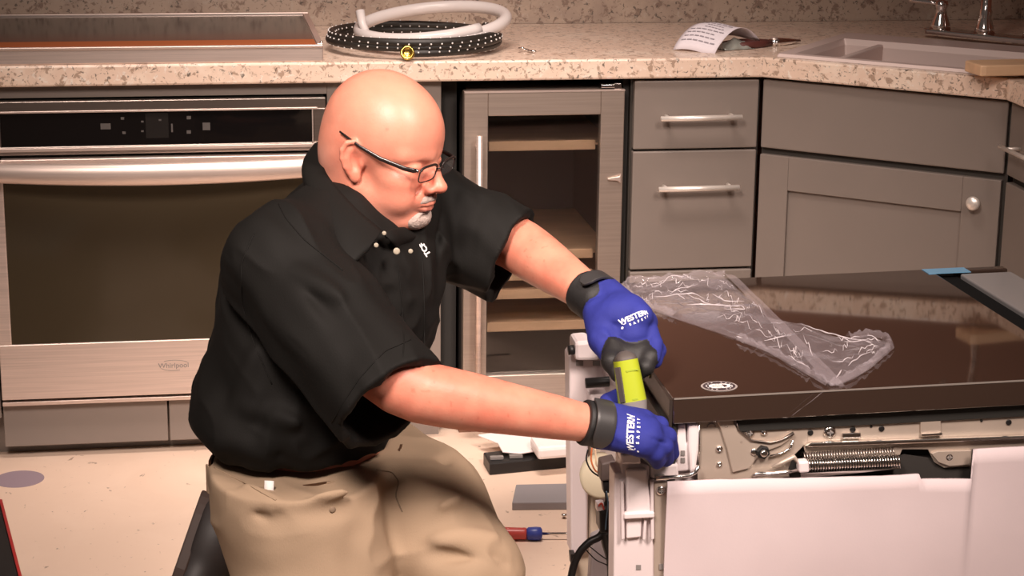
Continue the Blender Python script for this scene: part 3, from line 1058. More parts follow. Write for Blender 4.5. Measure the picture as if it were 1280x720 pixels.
D('rib', MB().prism(dxz([(775, 600), (779, 600), (780, 672), (776, 673)], yb - .004), yb - .010, yb, 'y'), M_wplas, col, bev=.001)
D('side_strip', MB().prism(dxz([(818, 604), (834, 603), (833, 900), (818, 900)], yb - .004), yb - .004, yb + .002, 'y'), M_galv, bev=.001)
screw_at(826, 613, .0075, y=yb - .004)
for v in (707,):
    D('slot', MB().prism(dxz([(795, 706), (801, 706), (801, 712), (795, 712)], yb), yb - .001, yb + .001, 'y'), M_grey, col)
    D('slot', MB().prism(dxz([(824, 705), (831, 705), (831, 712), (824, 712)], yb - .005), yb - .006, yb - .003, 'y'), M_grey, col)
# latch block with small teeth under the lower hand
D('latch_block', MB().prism(dxz([(812, 580), (847, 578), (848, 596), (812, 597)], .01), .004, .06, 'y'), M_wplas2, bev=.004)
for k in range(4):
    u = 806 + k * 8
    D('latch_tooth', MB().prism(dxz([(u, 572), (u + 5, 571.5), (u + 5, 579), (u, 579)], .03), .02, .05, 'y'), M_black)
D('screw_hole', MB().prism(dxz([(818, 594), (830, 593), (832, 596), (818, 597)], .003), .002, .004, 'y'), M_grey)
# hinge-side plastic bracket and its bright pipe
D('hinge_bracket', MB().prism(dxz([(846, 528), (856, 527), (857, 552), (862, 553), (864, 586), (846, 588), (843, 556)], .02), .012, .05, 'y'), M_wplas2, bev=.003)
D('hinge_post', MB().prism(dxz([(858, 526), (872, 525), (871, 560), (867, 588), (860, 588), (858, 556)], .02), .006, .05, 'y'), M_wplas2, bev=.005)
for v in (563, 572):
    D('clip_window', MB().prism(dxz([(851, v), (856, v), (856, v + 6), (851, v + 6)], .012), .0105, .013, 'y'), M_grey)
D('pipe', MB().tube([Vector((x, -.004, z)) for x, z in dxz([(820, 598), (848, 596), (862, 594.5), (870, 590), (873, 582)], -.004)], .0035, 10).tube([Vector((x, .008, z)) for x, z in dxz([(873, 582), (874, 560), (874, 526)], .008)], .0014, 8), M_galv2)

# far corner of the base
yf = .50
fc = D('rear_corner_post', MB().prism(dxz([(711, 446), (722, 436), (760, 440), (790, 470), (790, 500), (736, 540), (734, 690), (714, 694)], yf), yf, yf + .05, 'y'), M_wplas, bev=.004)
D('cap', MB().prism(dxz([(716, 440), (716, 424), (735, 422), (745, 430), (748, 447), (717, 447)], yf - .01), yf - .03, yf + .03, 'y'), M_wplas2, fc, bev=.006)
p0, p1 = dl(710, 438, yf - .02), dl(718, 437, yf - .02)
D('black_knob', MB().cyl(p0, p1, .0085, 14), M_black, fc)
for u in (720, 741):
    D('slot', MB().prism(dxz([(u, 451), (u + 9, 451), (u + 9, 457), (u, 457)], yf - .001), yf - .002, yf + .001, 'y'), M_grey, fc)
D('rear_shelf', MB().prism(dxz([(735, 490), (790, 486), (790, 520), (736, 524)], yf - .02), yf - .05, yf, 'y'), M_wplas, fc, bev=.004)
p0 = dl(732, 479, yf - .05)
p1 = dl(800, 474, yf - .05)
D('black_rod', MB().cyl(p0, p1, .0088, 14), M_black)
D('foot_bracket', MB().prism(dxz([(712, 690), (718, 690), (718, 702), (713, 703)], yf - .01), yf - .02, yf, 'y'), M_black, fc)
# base floor sheet seen between the posts
D('base_sheet', MB().prism(dxz([(736, 545), (770, 545), (770, 900), (716, 900), (716, 694), (736, 690)], yf + .02), yf + .02, yf + .03, 'y'), mat('base_beige', (.52, .43, .33), .6))
pc = dl(752, 590, yf - .03)
D('drain_drum', MB().lathe([(.036, 0), (.038, .02), (.036, .045), (.03, .05)], pc, (-.2, -1, .1), 24), mat('drum_cream', (.62, .55, .40), .5))
D('drip_tray', MB().prism(dxz([(738, 668), (768, 655), (768, 900), (725, 900)], .30), .28, .31, 'y'), mat('tray_grey', (.38, .34, .35), .5), bev=.004)
# connectors, black junction box and the wiring
yc = .14
jb = D('junction_box', MB().prism(dxz([(748, 636), (768, 634), (768, 664), (749, 664)], yc), yc - .01, yc + .03, 'y'), M_black, bev=.003)
D('plug', MB().prism(dxz([(750, 576), (768, 572), (768, 597), (749, 599)], yc), yc - .012, yc + .02, 'y'), mat('brown_plug', (.075, .055, .050), .5), bev=.003)
D('plug', MB().prism(dxz([(752, 600), (763, 599), (763, 614), (754, 615)], yc), yc - .008, yc + .012, 'y'), M_black, bev=.002)
D('white_plug', MB().prism(dxz([(745, 627), (754, 626), (754, 636), (745, 637)], yc), yc - .008, yc + .008, 'y'), M_wplas2, bev=.001)


def wire(name, pts, r, m, y, y2=None):
    n = len(pts)
    P = []
    for i, (u, v) in enumerate(pts):
        yy = y if y2 is None else y + (y2 - y) * i / (n - 1)
        P.append(dl(u, v, yy))
    # smooth the path
    Q = []
    for i in range(n - 1):
        a, b = P[i], P[i + 1]
        pa, nb = P[max(i - 1, 0)], P[min(i + 2, n - 1)]
        for k in range(6):
            t = k / 6
            Q.append(.5 * ((2 * a) + (b - pa) * t + (2 * pa - 5 * a + 4 * b - nb) * t * t + (3 * a - pa - 3 * b + nb) * t ** 3))
    Q.append(P[-1])
    return D(name, MB().tube(Q, r, 7), m)


wire('black_hose', [(764, 640), (752, 668), (736, 678), (722, 695), (714, 722), (712, 760)], .0062, M_black, yc)
wire('black_hose', [(758, 664), (760, 678), (766, 700), (768, 740)], .0105, M_black, yc)
wire('wire', [(735, 562), (733, 575), (739, 588), (748, 595)], .0014, M_black, yc + .03, label=None) if False else wire('wire', [(735, 562), (733, 575), (739, 588), (748, 595)], .0014, M_black, yc + .03)
wire('wire', [(740, 560), (739, 575), (744, 588), (752, 592)], .0014, mat('orange_wire', (.50, .13, .04), .5), yc + .03)
wire('wire', [(744, 561), (745, 572), (746, 582), (754, 586)], .0014, mat('cream_wire', (.62, .45, .30), .5), yc + .03)
wire('wire', [(757, 612), (758, 622), (757, 632)], .0022, M_black, yc)
wire('wire', [(758, 614), (760, 630), (758, 648), (757, 662)], .0012, mat('blue_wire', (.10, .16, .22), .5), yc - .014)
wire('wire', [(748, 633), (752, 629), (755, 637)], .0014, mat('red_wire', (.45, .06, .04), .5), yc - .01)
wire('wire', [(733, 688), (745, 700), (758, 706), (766, 712)], .0010, M_black, yc)
wire('wire', [(737, 683), (752, 695), (766, 704)], .0010, M_black, yc)

# ================================================================== clear plastic bag lying on the door
def film_mat(name, dens, col):
    m = bpy.data.materials.new(name)
    m.use_nodes = True
    nt = m.node_tree
    b = nt.nodes['Principled BSDF']
    b.inputs['Base Color'].default_value = (*col, 1)
    b.inputs['Roughness'].default_value = .06
    b.inputs['Specular IOR Level'].default_value = 1.0
    tr = nt.nodes.new('ShaderNodeBsdfTransparent')
    mx = nt.nodes.new('ShaderNodeMixShader')
    lw = nt.nodes.new('ShaderNodeLayerWeight')
    lw.inputs['Blend'].default_value = .25
    mr = nt.nodes.new('ShaderNodeMapRange')
    mr.inputs['To Min'].default_value = dens
    mr.inputs['To Max'].default_value = min(1, dens + .16)
    L = nt.links.new
    L(lw.outputs['Facing'], mr.inputs['Value'])
    L(mr.outputs['Result'], mx.inputs['Fac'])
    L(tr.outputs[0], mx.inputs[1])
    L(b.outputs[0], mx.inputs[2])
    L(mx.outputs[0], nt.nodes['Material Output'].inputs['Surface'])
    return m


M_film = film_mat('clear_film', .03, (.55, .48, .52))
M_film2 = film_mat('clear_film_folded', .12, (.60, .52, .56))
M_film_glint = film_mat('clear_film_glint', .6, (.75, .68, .70))  # paler and denser film, paints highlights along folds and creases


def door_uv(u, v):
    """local point of a pixel on the (tilted) top of the door"""
    o, d = ray(u, v)
    o, d = Vector(o), Vector(d)
    R3 = (DW @ TM_)
    n = R3.to_3x3() @ Vector((0, 0, 1))
    p0 = R3.translation
    return DI @ (o + d * ((p0 - o).dot(n) / d.dot(n)))


UP_ = [(779, 360), (800, 352), (850, 349), (905, 346), (925, 365), (960, 397), (1000, 408), (1050, 424), (1085, 419), (1113, 431)]
LO_ = [(779, 361), (803, 384), (840, 398), (880, 411), (930, 428), (970, 445), (1005, 464), (1040, 484), (1078, 468), (1113, 437)]


def poly(pts):
    P = [door_uv(*p) for p in pts]
    s = [0]
    for a, b in zip(P, P[1:]):
        s.append(s[-1] + (b - a).length)

    def f(t):
        d = t * s[-1]
        for i in range(len(P) - 1):
            if d <= s[i + 1] or i == len(P) - 2:
                k = (d - s[i]) / (s[i + 1] - s[i])
                return P[i].lerp(P[i + 1], min(max(k, 0), 1))
    return f


fu, fl2 = poly(UP_), poly(LO_)


def crumple(q, amp, seed):
    r = mnoise.ridged_multi_fractal(Vector((q.x * 9 + q.y * 5, q.y * 16 - q.x * 6, seed)), 1.0, 2.2, 4, 1.0, 2.0)
    return amp * max(0, r - .45)


def bagtop(seed, amp, base):
    def f(u, v):
        q = fu(u).lerp(fl2(u), v)
        ed = min(1, 6 * min(u, 1 - u)) * min(1, 5 * min(v, 1 - v) + .05)
        h = base + crumple(q, amp, seed) * ed
        return q + Vector((0, 0, h))
    return f


pb_ = door_uv(940, 410)
t = empty('plastic_bag', 'crumpled clear plastic film bag lying on the dark dishwasher door', 'plastic bag', tuple(DW @ pb_))
bagW = WM[t]


def toW(mb):
    mb.v = [tuple(DW @ Vector(v)) for v in mb.v]
    return mb


obj('film_top', toW(MB().grid(bagtop(1.0, .018, .0015), 130, 52)), M_film, t)
obj('film_bottom', toW(MB().grid(bagtop(5.0, .006, .0006), 70, 26)), M_film, t)


def band(u, v):
    a = door_uv(903, 346).lerp(door_uv(1038, 485), u)
    b = door_uv(922, 354).lerp(door_uv(1056, 484), u)
    q = a.lerp(b, v)
    return q + Vector((0, 0, .010 + .004 * mnoise.noise(Vector((u * 5, v * 2, 2))) - .007 * u ** 3))


obj('folded_band', toW(MB().grid(band, 50, 6)), M_film2, t)
# gathered rims: narrow strips of film, tightly crumpled, and sharp folds inside
RIMS = [[(779, 361), (790, 352), (812, 353), (850, 350), (880, 346), (906, 347)], [(781, 362), (790, 374), (805, 382), (830, 390), (845, 398)],
        [(1040, 483), (1062, 474), (1082, 462), (1098, 448), (1112, 436)], [(1112, 436), (1108, 425), (1085, 420), (1060, 425)], [(925, 426), (965, 442), (1003, 463), (1038, 484)]]
for pts in RIMS:
    f = poly(pts)

    def rim(u, v, f=f):
        q = f(u)
        dv_ = (f(min(1, u + .02)) - f(max(0, u - .02))).normalized()
        nrm = Vector((-dv_.y, dv_.x, 0))
        w = .016 * (v - .5)
        hgt = .003 + .011 * max(0, mnoise.ridged_multi_fractal(Vector((q.x * 40 + v * 1.2, q.y * 40, 7.)), 1., 2.2, 3, 1., 2.) - .4) * math.sin(v * PI)
        return q + nrm * w + Vector((0, 0, hgt))
    obj('gathered_rim', toW(MB().grid(rim, 70, 8)), M_film2, t)
FOLDS = [[(858, 372), (885, 384), (925, 389)], [(890, 371), (905, 380), (930, 382)], [(812, 376), (850, 373), (866, 371), (880, 378)], [(905, 389), (926, 386), (931, 391), (905, 391)],
         [(858, 385), (880, 386), (900, 384)], [(845, 372), (856, 379)], [(955, 430), (990, 424)], [(1000, 410), (1050, 426), (1090, 432)], [(1055, 433), (1080, 430), (1092, 436)],
         [(920, 425), (928, 428)], [(985, 450), (1012, 466)], [(1060, 462), (1075, 450), (1090, 444)], [(1045, 478), (1052, 468)]]
for pts in FOLDS:  # pale tubes on the sharp folds, painting their bright glints
    f = poly(pts)
    n_ = 24
    obj('fold', toW(MB().tube([f(k / n_) + Vector((0, 0, .007 + .003 * mnoise.noise(f(k / n_) * 40))) for k in range(n_ + 1)], [.0002 + .0010 * 1.5 * math.sin(PI * k / n_) * (.7 + .5 * mnoise.noise(f(k / n_) * 70)) for k in range(n_ + 1)], 6)), M_film_glint, t)
glints = MB()
for k in range(60):
    u0, v0 = rng.uniform(.05, .92), rng.uniform(.12, .88)
    L_u, dv0 = rng.uniform(.015, .07), rng.uniform(-.12, .12)
    bt = bagtop(1.0, .018, .0020)
    glints.tube([bt(u0 + L_u * i / 7, min(.97, max(.03, v0 + dv0 * i / 7 + .03 * math.sin(i * 1.7 + k)))) for i in range(8)], [.0001 + rng.uniform(.0003, .0009) * math.sin(PI * i / 7) for i in range(8)], 5)
obj('crease', toW(glints), M_film_glint, t, kind='stuff')  # random pale hairlines that paint small highlights on the film
# small twisted tail hanging over the front edge
ta, tb_ = dl(1026, 490, -.004), dl(991, 518, -.006)


def tail(u, v):
    q = ta.lerp(tb_, u)
    a = u * 5
    w = (v - .5) * (.012 - .006 * u)
    return q + Vector((w * .8, -.003 - abs(w) * .5 * math.sin(a), w * .6))


obj('film_tail', toW(MB().grid(tail, 20, 5)), M_film2, t)
# ================================================================== implicit-surface modelling for the figure
AXR = np.array([math.cos(YAW), -math.sin(YAW), 0.])     # to the right across the room
AXA = np.array([math.sin(YAW), math.cos(YAW), 0.])      # away into the room
AXU = np.array([0., 0., 1.])


def W3(u, v, d):
    return np.array(at_depth(u, v, d))


def smin(a, b, k):
    if k <= 0:
        return np.minimum(a, b)
    h = np.clip(.5 + .5 * (b - a) / k, 0, 1)
    return b + (a - b) * h - k * h * (1 - h)


def smax(a, b, k):
    return -smin(-a, -b, k)


def s_ell(P, c, r, B=None):
    q = P - c
    if B is not None:
        q = q @ np.asarray(B).T          # B rows are the ellipsoid's axes
    q = q / r
    k0 = np.sqrt((q * q).sum(1)) + 1e-9
    k1 = np.sqrt(((q / r) ** 2).sum(1)) + 1e-9
    return k0 * (k0 - 1) / k1


def s_cap(P, a, b, ra, rb=None):
    rb = ra if rb is None else rb
    a, b = np.asarray(a, float), np.asarray(b, float)
    ba = b - a
    pa = P - a
    h = np.clip(pa @ ba / (ba @ ba), 0, 1)
    q = pa - h[:, None] * ba
    return np.sqrt((q * q).sum(1)) - (ra + (rb - ra) * h)


def s_chain(P, pts, rs, k=0.):
    d = None
    for i in range(len(pts) - 1):
        e = s_cap(P, pts[i], pts[i + 1], rs[i], rs[i + 1])
        d = e if d is None else smin(d, e, k)
    return d


def s_limb(P, pts, rs, n=14):
    """a limb whose centre line and radius run smoothly through the given stations"""
    pts, rs = np.asarray(pts, float), np.asarray(rs, float)
    s = np.r_[0, np.cumsum(np.linalg.norm(np.diff(pts, axis=0), axis=1))]
    t = np.linspace(0, s[-1], n)
    ext = lambda v: np.convolve(np.pad(np.interp(np.linspace(0, s[-1], 4 * n), s, v), 5, mode='edge'), np.ones(11) / 11, 'valid')
    tt = np.linspace(0, s[-1], 4 * n)
    Q = np.stack([np.interp(t, tt, ext(pts[:, k])) for k in range(3)], 1)
    Q[0], Q[-1] = pts[0], pts[-1]
    R = np.interp(t, tt, ext(rs))
    return s_chain(P, Q, R)


def hit(sdf, u, v, d0=2.3, d1=3.7):
    """first point of a surface along the ray of a pixel, with its normal"""
    o, w = ray(u, v)
    d = np.linspace(d0, d1, 700)
    val = sdf(o + d[:, None] * w)
    k = int(np.argmax(val < 0)) if (val < 0).any() else int(np.argmin(val))
    p = (o + d[max(k, 1)] * w)[None]
    for _ in range(4):
        p, g = project(sdf, p, .004)
    return p[0], g[0]


def s_box(P, c, hs, B, rr=0.):
    q = np.abs((P - c) @ np.asarray(B).T) - (np.asarray(hs) - rr)
    return np.sqrt((np.maximum(q, 0) ** 2).sum(1)) + np.minimum(q.max(1), 0) - rr


def surfnet(sdf, lo, hi, h, blk=8, refine=2):
    lo, hi = np.asarray(lo, float), np.asarray(hi, float)
    nb = np.ceil((hi - lo) / (h * blk)).astype(int)
    n = nb * blk
    ci = np.stack(np.meshgrid(*[np.arange(k) for k in nb], indexing='ij'), -1).reshape(-1, 3)
    cd = sdf(lo + (ci + .5) * blk * h - .5 * h)
    D = np.repeat(np.repeat(np.repeat(np.where(cd < 0, -1., 1.).astype(np.float32).reshape(nb), blk, 0), blk, 1), blk, 2)
    act = ci[np.abs(cd) < blk * h * 1.35]
    off = np.stack(np.meshgrid(*[np.arange(blk)] * 3, indexing='ij'), -1).reshape(-1, 3)
    for s in range(0, len(act), 400):
        ii = (act[s:s + 400, None, :] * blk + off[None]).reshape(-1, 3)
        D[ii[:, 0], ii[:, 1], ii[:, 2]] = sdf(lo + ii * h)
    S = (D < 0)
    cnt = np.zeros(n - 1, np.int8)
    for dx in (0, 1):
        for dy in (0, 1):
            for dz in (0, 1):
                cnt += S[dx:n[0] - 1 + dx, dy:n[1] - 1 + dy, dz:n[2] - 1 + dz]
    cells = np.argwhere((cnt > 0) & (cnt < 8))
    idm = np.full(n - 1, -1, np.int32)
    idm[cells[:, 0], cells[:, 1], cells[:, 2]] = np.arange(len(cells))
    acc = np.zeros((len(cells), 3))
    num = np.zeros(len(cells))
    cor = [(0, 0, 0), (1, 0, 0), (0, 1, 0), (1, 1, 0), (0, 0, 1), (1, 0, 1), (0, 1, 1), (1, 1, 1)]
    val = [D[cells[:, 0] + a, cells[:, 1] + b, cells[:, 2] + c] for a, b, c in cor]
    for i in range(8):
        for j in range(i + 1, 8):
            dd = np.abs(np.subtract(cor[i], cor[j])).sum()
            if dd != 1:
                continue
            m = (val[i] < 0) != (val[j] < 0)
            t = np.where(m, val[i] / np.where(m, val[i] - val[j], 1), 0)
            pos = np.array(cor[i]) + t[:, None] * (np.array(cor[j]) - np.array(cor[i]))
            acc += pos * m[:, None]
            num += m
    V = lo + (cells + acc / num[:, None]) * h
    F = []
    for ax in range(3):
        a1, a2 = [(1, 2), (2, 0), (0, 1)][ax]
        sl0 = [slice(1, n[k] - 1) for k in range(3)]
        sl1 = [slice(1, n[k] - 1) for k in range(3)]
        sl0[ax] = slice(0, n[ax] - 1)
        sl1[ax] = slice(1, n[ax])
        s0, s1 = S[tuple(sl0)], S[tuple(sl1)]
        e = np.argwhere(s0 != s1)
        base = e.copy()
        for k in range(3):
            if k != ax:
                base[:, k] += 1
        fl = s0[e[:, 0], e[:, 1], e[:, 2]]
        q = []
        for o1, o2 in ((-1, -1), (0, -1), (0, 0), (-1, 0)):
            c = base.copy()
            c[:, a1] += o1
            c[:, a2] += o2
            q.append(idm[c[:, 0], c[:, 1], c[:, 2]])
        q = np.stack(q, 1)
        q[~fl] = q[~fl][:, ::-1]
        F.append(q)
    F = np.concatenate(F)
    for _ in range(refine):
        V, _n = project(sdf, V, h)
    return V, F


def project(sdf, V, h):
    e = h * .4
    d = sdf(V)
    g = np.stack([sdf(V + e * np.eye(3)[k]) - d for k in range(3)], 1) / e
    gl = np.sqrt((g * g).sum(1)) + 1e-6
    step = np.clip(d / gl, -h, h)
    return V - g / gl[:, None] * step[:, None], g / gl[:, None]


def normals_of(sdf, V, e=.002):
    d = sdf(V)
    g = np.stack([sdf(V + e * np.eye(3)[k]) - d for k in range(3)], 1)
    return g / (np.sqrt((g * g).sum(1)) + 1e-9)[:, None]


def vnoise(P, scale, seed=0., octv=2):
    """cheap smooth vector-free value noise on numpy points, about -1..1"""
    out = np.zeros(len(P))
    amp, tot = 1., 0.
    Q = P * scale + seed * 17.3
    for o in range(octv):
        I = np.floor(Q).astype(np.int64)
        f = Q - I
        f = f * f * (3 - 2 * f)

        def hsh(a, b, c):
            x = (a * 374761393 + b * 668265263 + c * 1274126177 + 12345) & 0x7fffffff
            x = ((x ^ (x >> 13)) * 1274126177) & 0x7fffffff
            return ((x ^ (x >> 16)) & 0xffff) / 32767.5 - 1
        r = 0
        for a in (0, 1):
            for b in (0, 1):
                for c in (0, 1):
                    w = (f[:, 0] if a else 1 - f[:, 0]) * (f[:, 1] if b else 1 - f[:, 1]) * (f[:, 2] if c else 1 - f[:, 2])
                    r = r + w * hsh(I[:, 0] + a, I[:, 1] + b, I[:, 2] + c)
        out += amp * r
        tot += amp
        amp *= .5
        Q = Q * 2.03 + 5.1
    return out / tot


def np_mesh(name, V, F, mats, parent=None, cols=None, matidx=None, label=None):
    me = bpy.data.meshes.new(name)
    if parent is not None:
        o3 = np.array(WM[parent].translation)
        V = V - o3
    me.vertices.add(len(V))
    me.vertices.foreach_set('co', V.astype(np.float32).ravel())
    me.loops.add(F.size)
    me.loops.foreach_set('vertex_index', F.astype(np.int32).ravel())
    me.polygons.add(len(F))
    me.polygons.foreach_set('loop_start', np.arange(0, F.size, 4, dtype=np.int32))
    me.update(calc_edges=True)
    me.validate()
    me.polygons.foreach_set('use_smooth', np.ones(len(me.polygons), bool))
    for m in mats:
        me.materials.append(m)
    if matidx is not None and len(matidx) == len(me.polygons):
        me.polygons.foreach_set('material_index', matidx.astype(np.int32))
    if cols is not None:
        ca = me.color_attributes.new('Col', 'FLOAT_COLOR', 'POINT')
        c4 = np.ones((len(V), 4), np.float32)
        c4[:, :3] = cols
        ca.data.foreach_set('color', c4.ravel())
    me.update()
    o = bpy.data.objects.new(name, me)
    COL.objects.link(o)
    if parent is not None:
        o.parent = parent
        WM[o] = WM[parent]
    if label:
        o['label'] = label
    return o


def drop_islands(V, F, keep=1):
    """keep only the largest connected pieces"""
    n = len(V)
    lab = np.arange(n)
    for _ in range(400):
        m = lab[F].min(1)
        new = lab.copy()
        for k in range(4):
            np.minimum.at(new, F[:, k], m)
        new = new[new]
        if (new == lab).all():
            break
        lab = new
    u, c = np.unique(lab, return_counts=True)
    ok = np.isin(lab, u[np.argsort(-c)[:keep]])
    idx = np.cumsum(ok) - 1
    F = idx[F[ok[F].all(1)]]
    return V[ok], F
# ================================================================== the kneeling man
HS = 0.955                                   # head size
HC = W3(472, 201, 3.06)                     # midpoint between the ears


def head_axes(yaw, pitch, roll):
    F0 = math.cos(yaw) * AXR - math.sin(yaw) * AXA
    L0 = np.cross(AXU, F0)
    F = F0 * math.cos(pitch) - AXU * math.sin(pitch)
    U = AXU * math.cos(pitch) + F0 * math.sin(pitch)
    return np.stack([F, L0 * math.cos(roll) + U * math.sin(roll), U * math.cos(roll) - L0 * math.sin(roll)])


HB = head_axes(math.radians(25), math.radians(9), math.radians(0))


FACE_K = .80                                # his lower face is short


def h2w(p):
    p = np.array(p, float)
    if p[2] < .03:
        p[2] = .03 + (p[2] - .03) * FACE_K
    return HC + HS * (p @ HB)


def w2h_raw(P):
    return (P - HC) @ HB.T / HS


def w2h(P):
    q = w2h_raw(P)
    q[:, 2] = np.where(q[:, 2] < .03, .03 + (q[:, 2] - .03) / FACE_K, q[:, 2])
    return q


def sdf_head(P):
    """head in its own frame: x forward, y to his left, z up (metres, before scaling)"""
    q = w2h(P)
    raw = w2h_raw(P)
    raw[:, 1] = np.abs(raw[:, 1])
    y0 = q[:, 1]
    m = q.copy()
    m[:, 1] = np.abs(y0)                    # mirrored side
    A = np.array
    d = s_ell(q, A([-.001, 0, .050]), A([.098, .0790, .098]))
    d = smin(d, s_ell(q, A([.034, 0, .055]), A([.062, .064, .062])), .03)
    d = smin(d, s_ell(q, A([-.042, 0, .005]), A([.053, .062, .060])), .03)           # occiput
    d = smin(d, s_ell(q, A([.046, 0, -.030]), A([.050, .056, .065])), .03)           # mid face
    d = smin(d, s_ell(q, A([.043, 0, -.075]), A([.050, .049, .042])), .025)          # jaw
    d = smin(d, s_cap(m, A([.000, .052, -.050]), A([.066, .022, -.104]), .017, .014), .03)
    d = smin(d, s_ell(q, A([.081, 0, -.101]), A([.019, .023, .0175])), .018)         # chin
    d = smin(d, s_ell(m, A([.062, .042, -.016]), A([.028, .024, .022])), .02)        # cheekbone
    d = smin(d, s_ell(m, A([.060, .040, -.052]), A([.030, .022, .030])), .022)       # cheek
    d = smin(d, s_cap(m, A([.089, .008, .033]), A([.068, .050, .034]), .010, .010), .014)   # brow
    d = smax(d, -s_ell(m, A([.104, .033, .013]), A([.017, .019, .013])), .012)       # eye socket
    d = smin(d, s_ell(m, A([.0795, .033, .014]), A([.0145, .0165, .0130])), .004)    # closed lid over the eye
    d = smin(d, s_cap(m, A([.088, .020, .0000]), A([.078, .046, .003]), .006, .005), .008)    # lower lid bag
    # nose
    d = smin(d, s_chain(q, [A([.089, 0, .024]), A([.103, 0, .000]), A([.114, 0, -.022])], [.0085, .0095, .0115], .004), .010)
    d = smin(d, s_ell(q, A([.1135, 0, -.026]), A([.0135, .0135, .0115])), .006)
    d = smin(d, s_ell(m, A([.1015, .0145, -.031]), A([.0125, .0080, .0090])), .006)
    d = smax(d, -s_ell(m, A([.1085, .0075, -.0405]), A([.0055, .0040, .0045])), .003)
    d = smax(d, -s_cap(m, A([.094, .0245, -.030]), A([.082, .034, -.055]), .003, .003), .010)  # smile fold
    # mouth
    d = smin(d, s_ell(q, A([.084, 0, -.056]), A([.021, .030, .020])), .012)
    d = smin(d, s_chain(m, [A([.1035, 0, -.0615]), A([.1005, .010, -.0625]), A([.089, .025, -.0675])], [.0060, .0058, .003], .003), .005)
    d = smin(d, s_chain(m, [A([.1005, 0, -.0740]), A([.0975, .010, -.0735]), A([.088, .024, -.0690])], [.0068, .0062, .003], .003), .005)
    d = smax(d, -s_chain(m, [A([.110, 0, -.0675]), A([.105, .012, -.0675]), A([.089, .029, -.0690])], [.0012, .0012, .001], 0), .0025)
    d = smax(d, -s_ell(q, A([.1015, 0, -.0875]), A([.008, .020, .005])), .008)
    # ear
    er = raw - A([-.003, .0750, .014])
    ca, sa = math.cos(math.radians(24)), math.sin(math.radians(24))
    ex = er[:, 0] * ca - er[:, 1] * sa       # backwards-flaring plate
    ey = er[:, 0] * sa + er[:, 1] * ca
    c2, s2 = math.cos(math.radians(-8)), math.sin(math.radians(-8))
    E = np.stack([ex * c2 - er[:, 2] * s2, ey, ex * s2 + er[:, 2] * c2], 1)
    e = s_ell(E, A([-.002, .002, .002]), A([.018, .0065, .030]))
    e = smax(e, -s_ell(E, A([.003, .0095, .000]), A([.0095, .0075, .018])), .004)
    hx = [(.012, .003, .014), (.010, .005, .024), (.001, .0065, .031), (-.010, .0075, .029), (-.0175, .008, .018), (-.018, .0075, .004), (-.0135, .006, -.010), (-.007, .004, -.020)]
    e = smin(e, s_chain(E, [A(t) for t in hx], [.003, .0036, .0040, .0042, .0042, .0040, .0038, .0036], .002), .003)
    e = smin(e, s_ell(E, A([.0015, .003, -.0265]), A([.0085, .0050, .0100])), .005)
    e = smin(e, s_ell(E, A([.0125, .003, -.004]), A([.0045, .0045, .0075])), .004)
    e = smin(e, s_chain(E, [A([-.008, .005, .018]), A([-.010, .006, .004]), A([-.006, .005, -.012])], [.0028, .003, .0028], .002), .004)
    d = smin(d, e, .005)
    return d * HS * .88


NECK_A = h2w([-.030, 0, -.030])
NECK_B = W3(438, 305, 3.12)
SH_R = W3(356, 338, 2.95)                   # his right shoulder, nearer the camera
SH_L = W3(532, 268, 3.27)
EL_R = W3(505, 487, 2.815)
WR_R = W3(735, 529, 2.905)
EL_L = W3(641, 301, 3.25)
WR_L = W3(741, 371, 3.085)


def sdf_body(P):
    d = sdf_head(P)
    d = smin(d, s_cap(P, NECK_A, NECK_B, .058, .068), .025)
    d = smin(d, s_cap(P, h2w([.020, 0, -.075]), W3(458, 305, 3.09), .036, .052), .02)     # throat
    # core inside the clothes
    c1, c2 = W3(432, 330, 3.11), W3(392, 470, 3.10)
    d = smin(d, s_cap(P, c1, c2, .10, .115), .05)
    d = smin(d, s_cap(P, c2, W3(385, 610, 3.12), .115, .11), .05)
    d = smin(d, s_cap(P, SH_R, SH_L, .050, .042), .04)
    vr, vl = WR_R - EL_R, WR_L - EL_L
    ar = s_limb(P, [SH_R, EL_R - vr * .02, EL_R + vr * .25, EL_R + vr * .60, WR_R, WR_R + vr * .06], [.050, .0440, .0440, .0365, .0285, .024], 18)
    al = s_limb(P, [SH_L, EL_L, EL_L + vl * .28, EL_L + vl * .62, WR_L, WR_L + vl * .03], [.040, .0445, .0435, .0365, .0285, .023], 18)
    d = smin(d, ar, .03)
    d = smin(d, al, .03)
    return d


M_skin = mat('skin', (.6, .35, .27), .42, 0., .45, attr='Col', sss=.12, bump=(260, .12), var=(45, .05))
allp = np.array([HC, SH_R, SH_L, EL_R, WR_R, EL_L, WR_L, W3(385, 610, 3.12), h2w([0, 0, .16]), h2w([.13, 0, 0])])
blo, bhi = allp.min(0) - .14, allp.max(0) + .10
BV, BF = surfnet(sdf_body, blo, bhi, .0026)
BV, BF = drop_islands(BV, BF)
# natural skin colour: redder on cheeks, nose, ears and forearms, greyer stubble on the jaw
q = w2h(BV)
mm = q.copy()
mm[:, 1] = np.abs(mm[:, 1])


def blob(p, c, r):
    return np.exp(-(((p - np.array(c)) / np.array(r)) ** 2).sum(1))


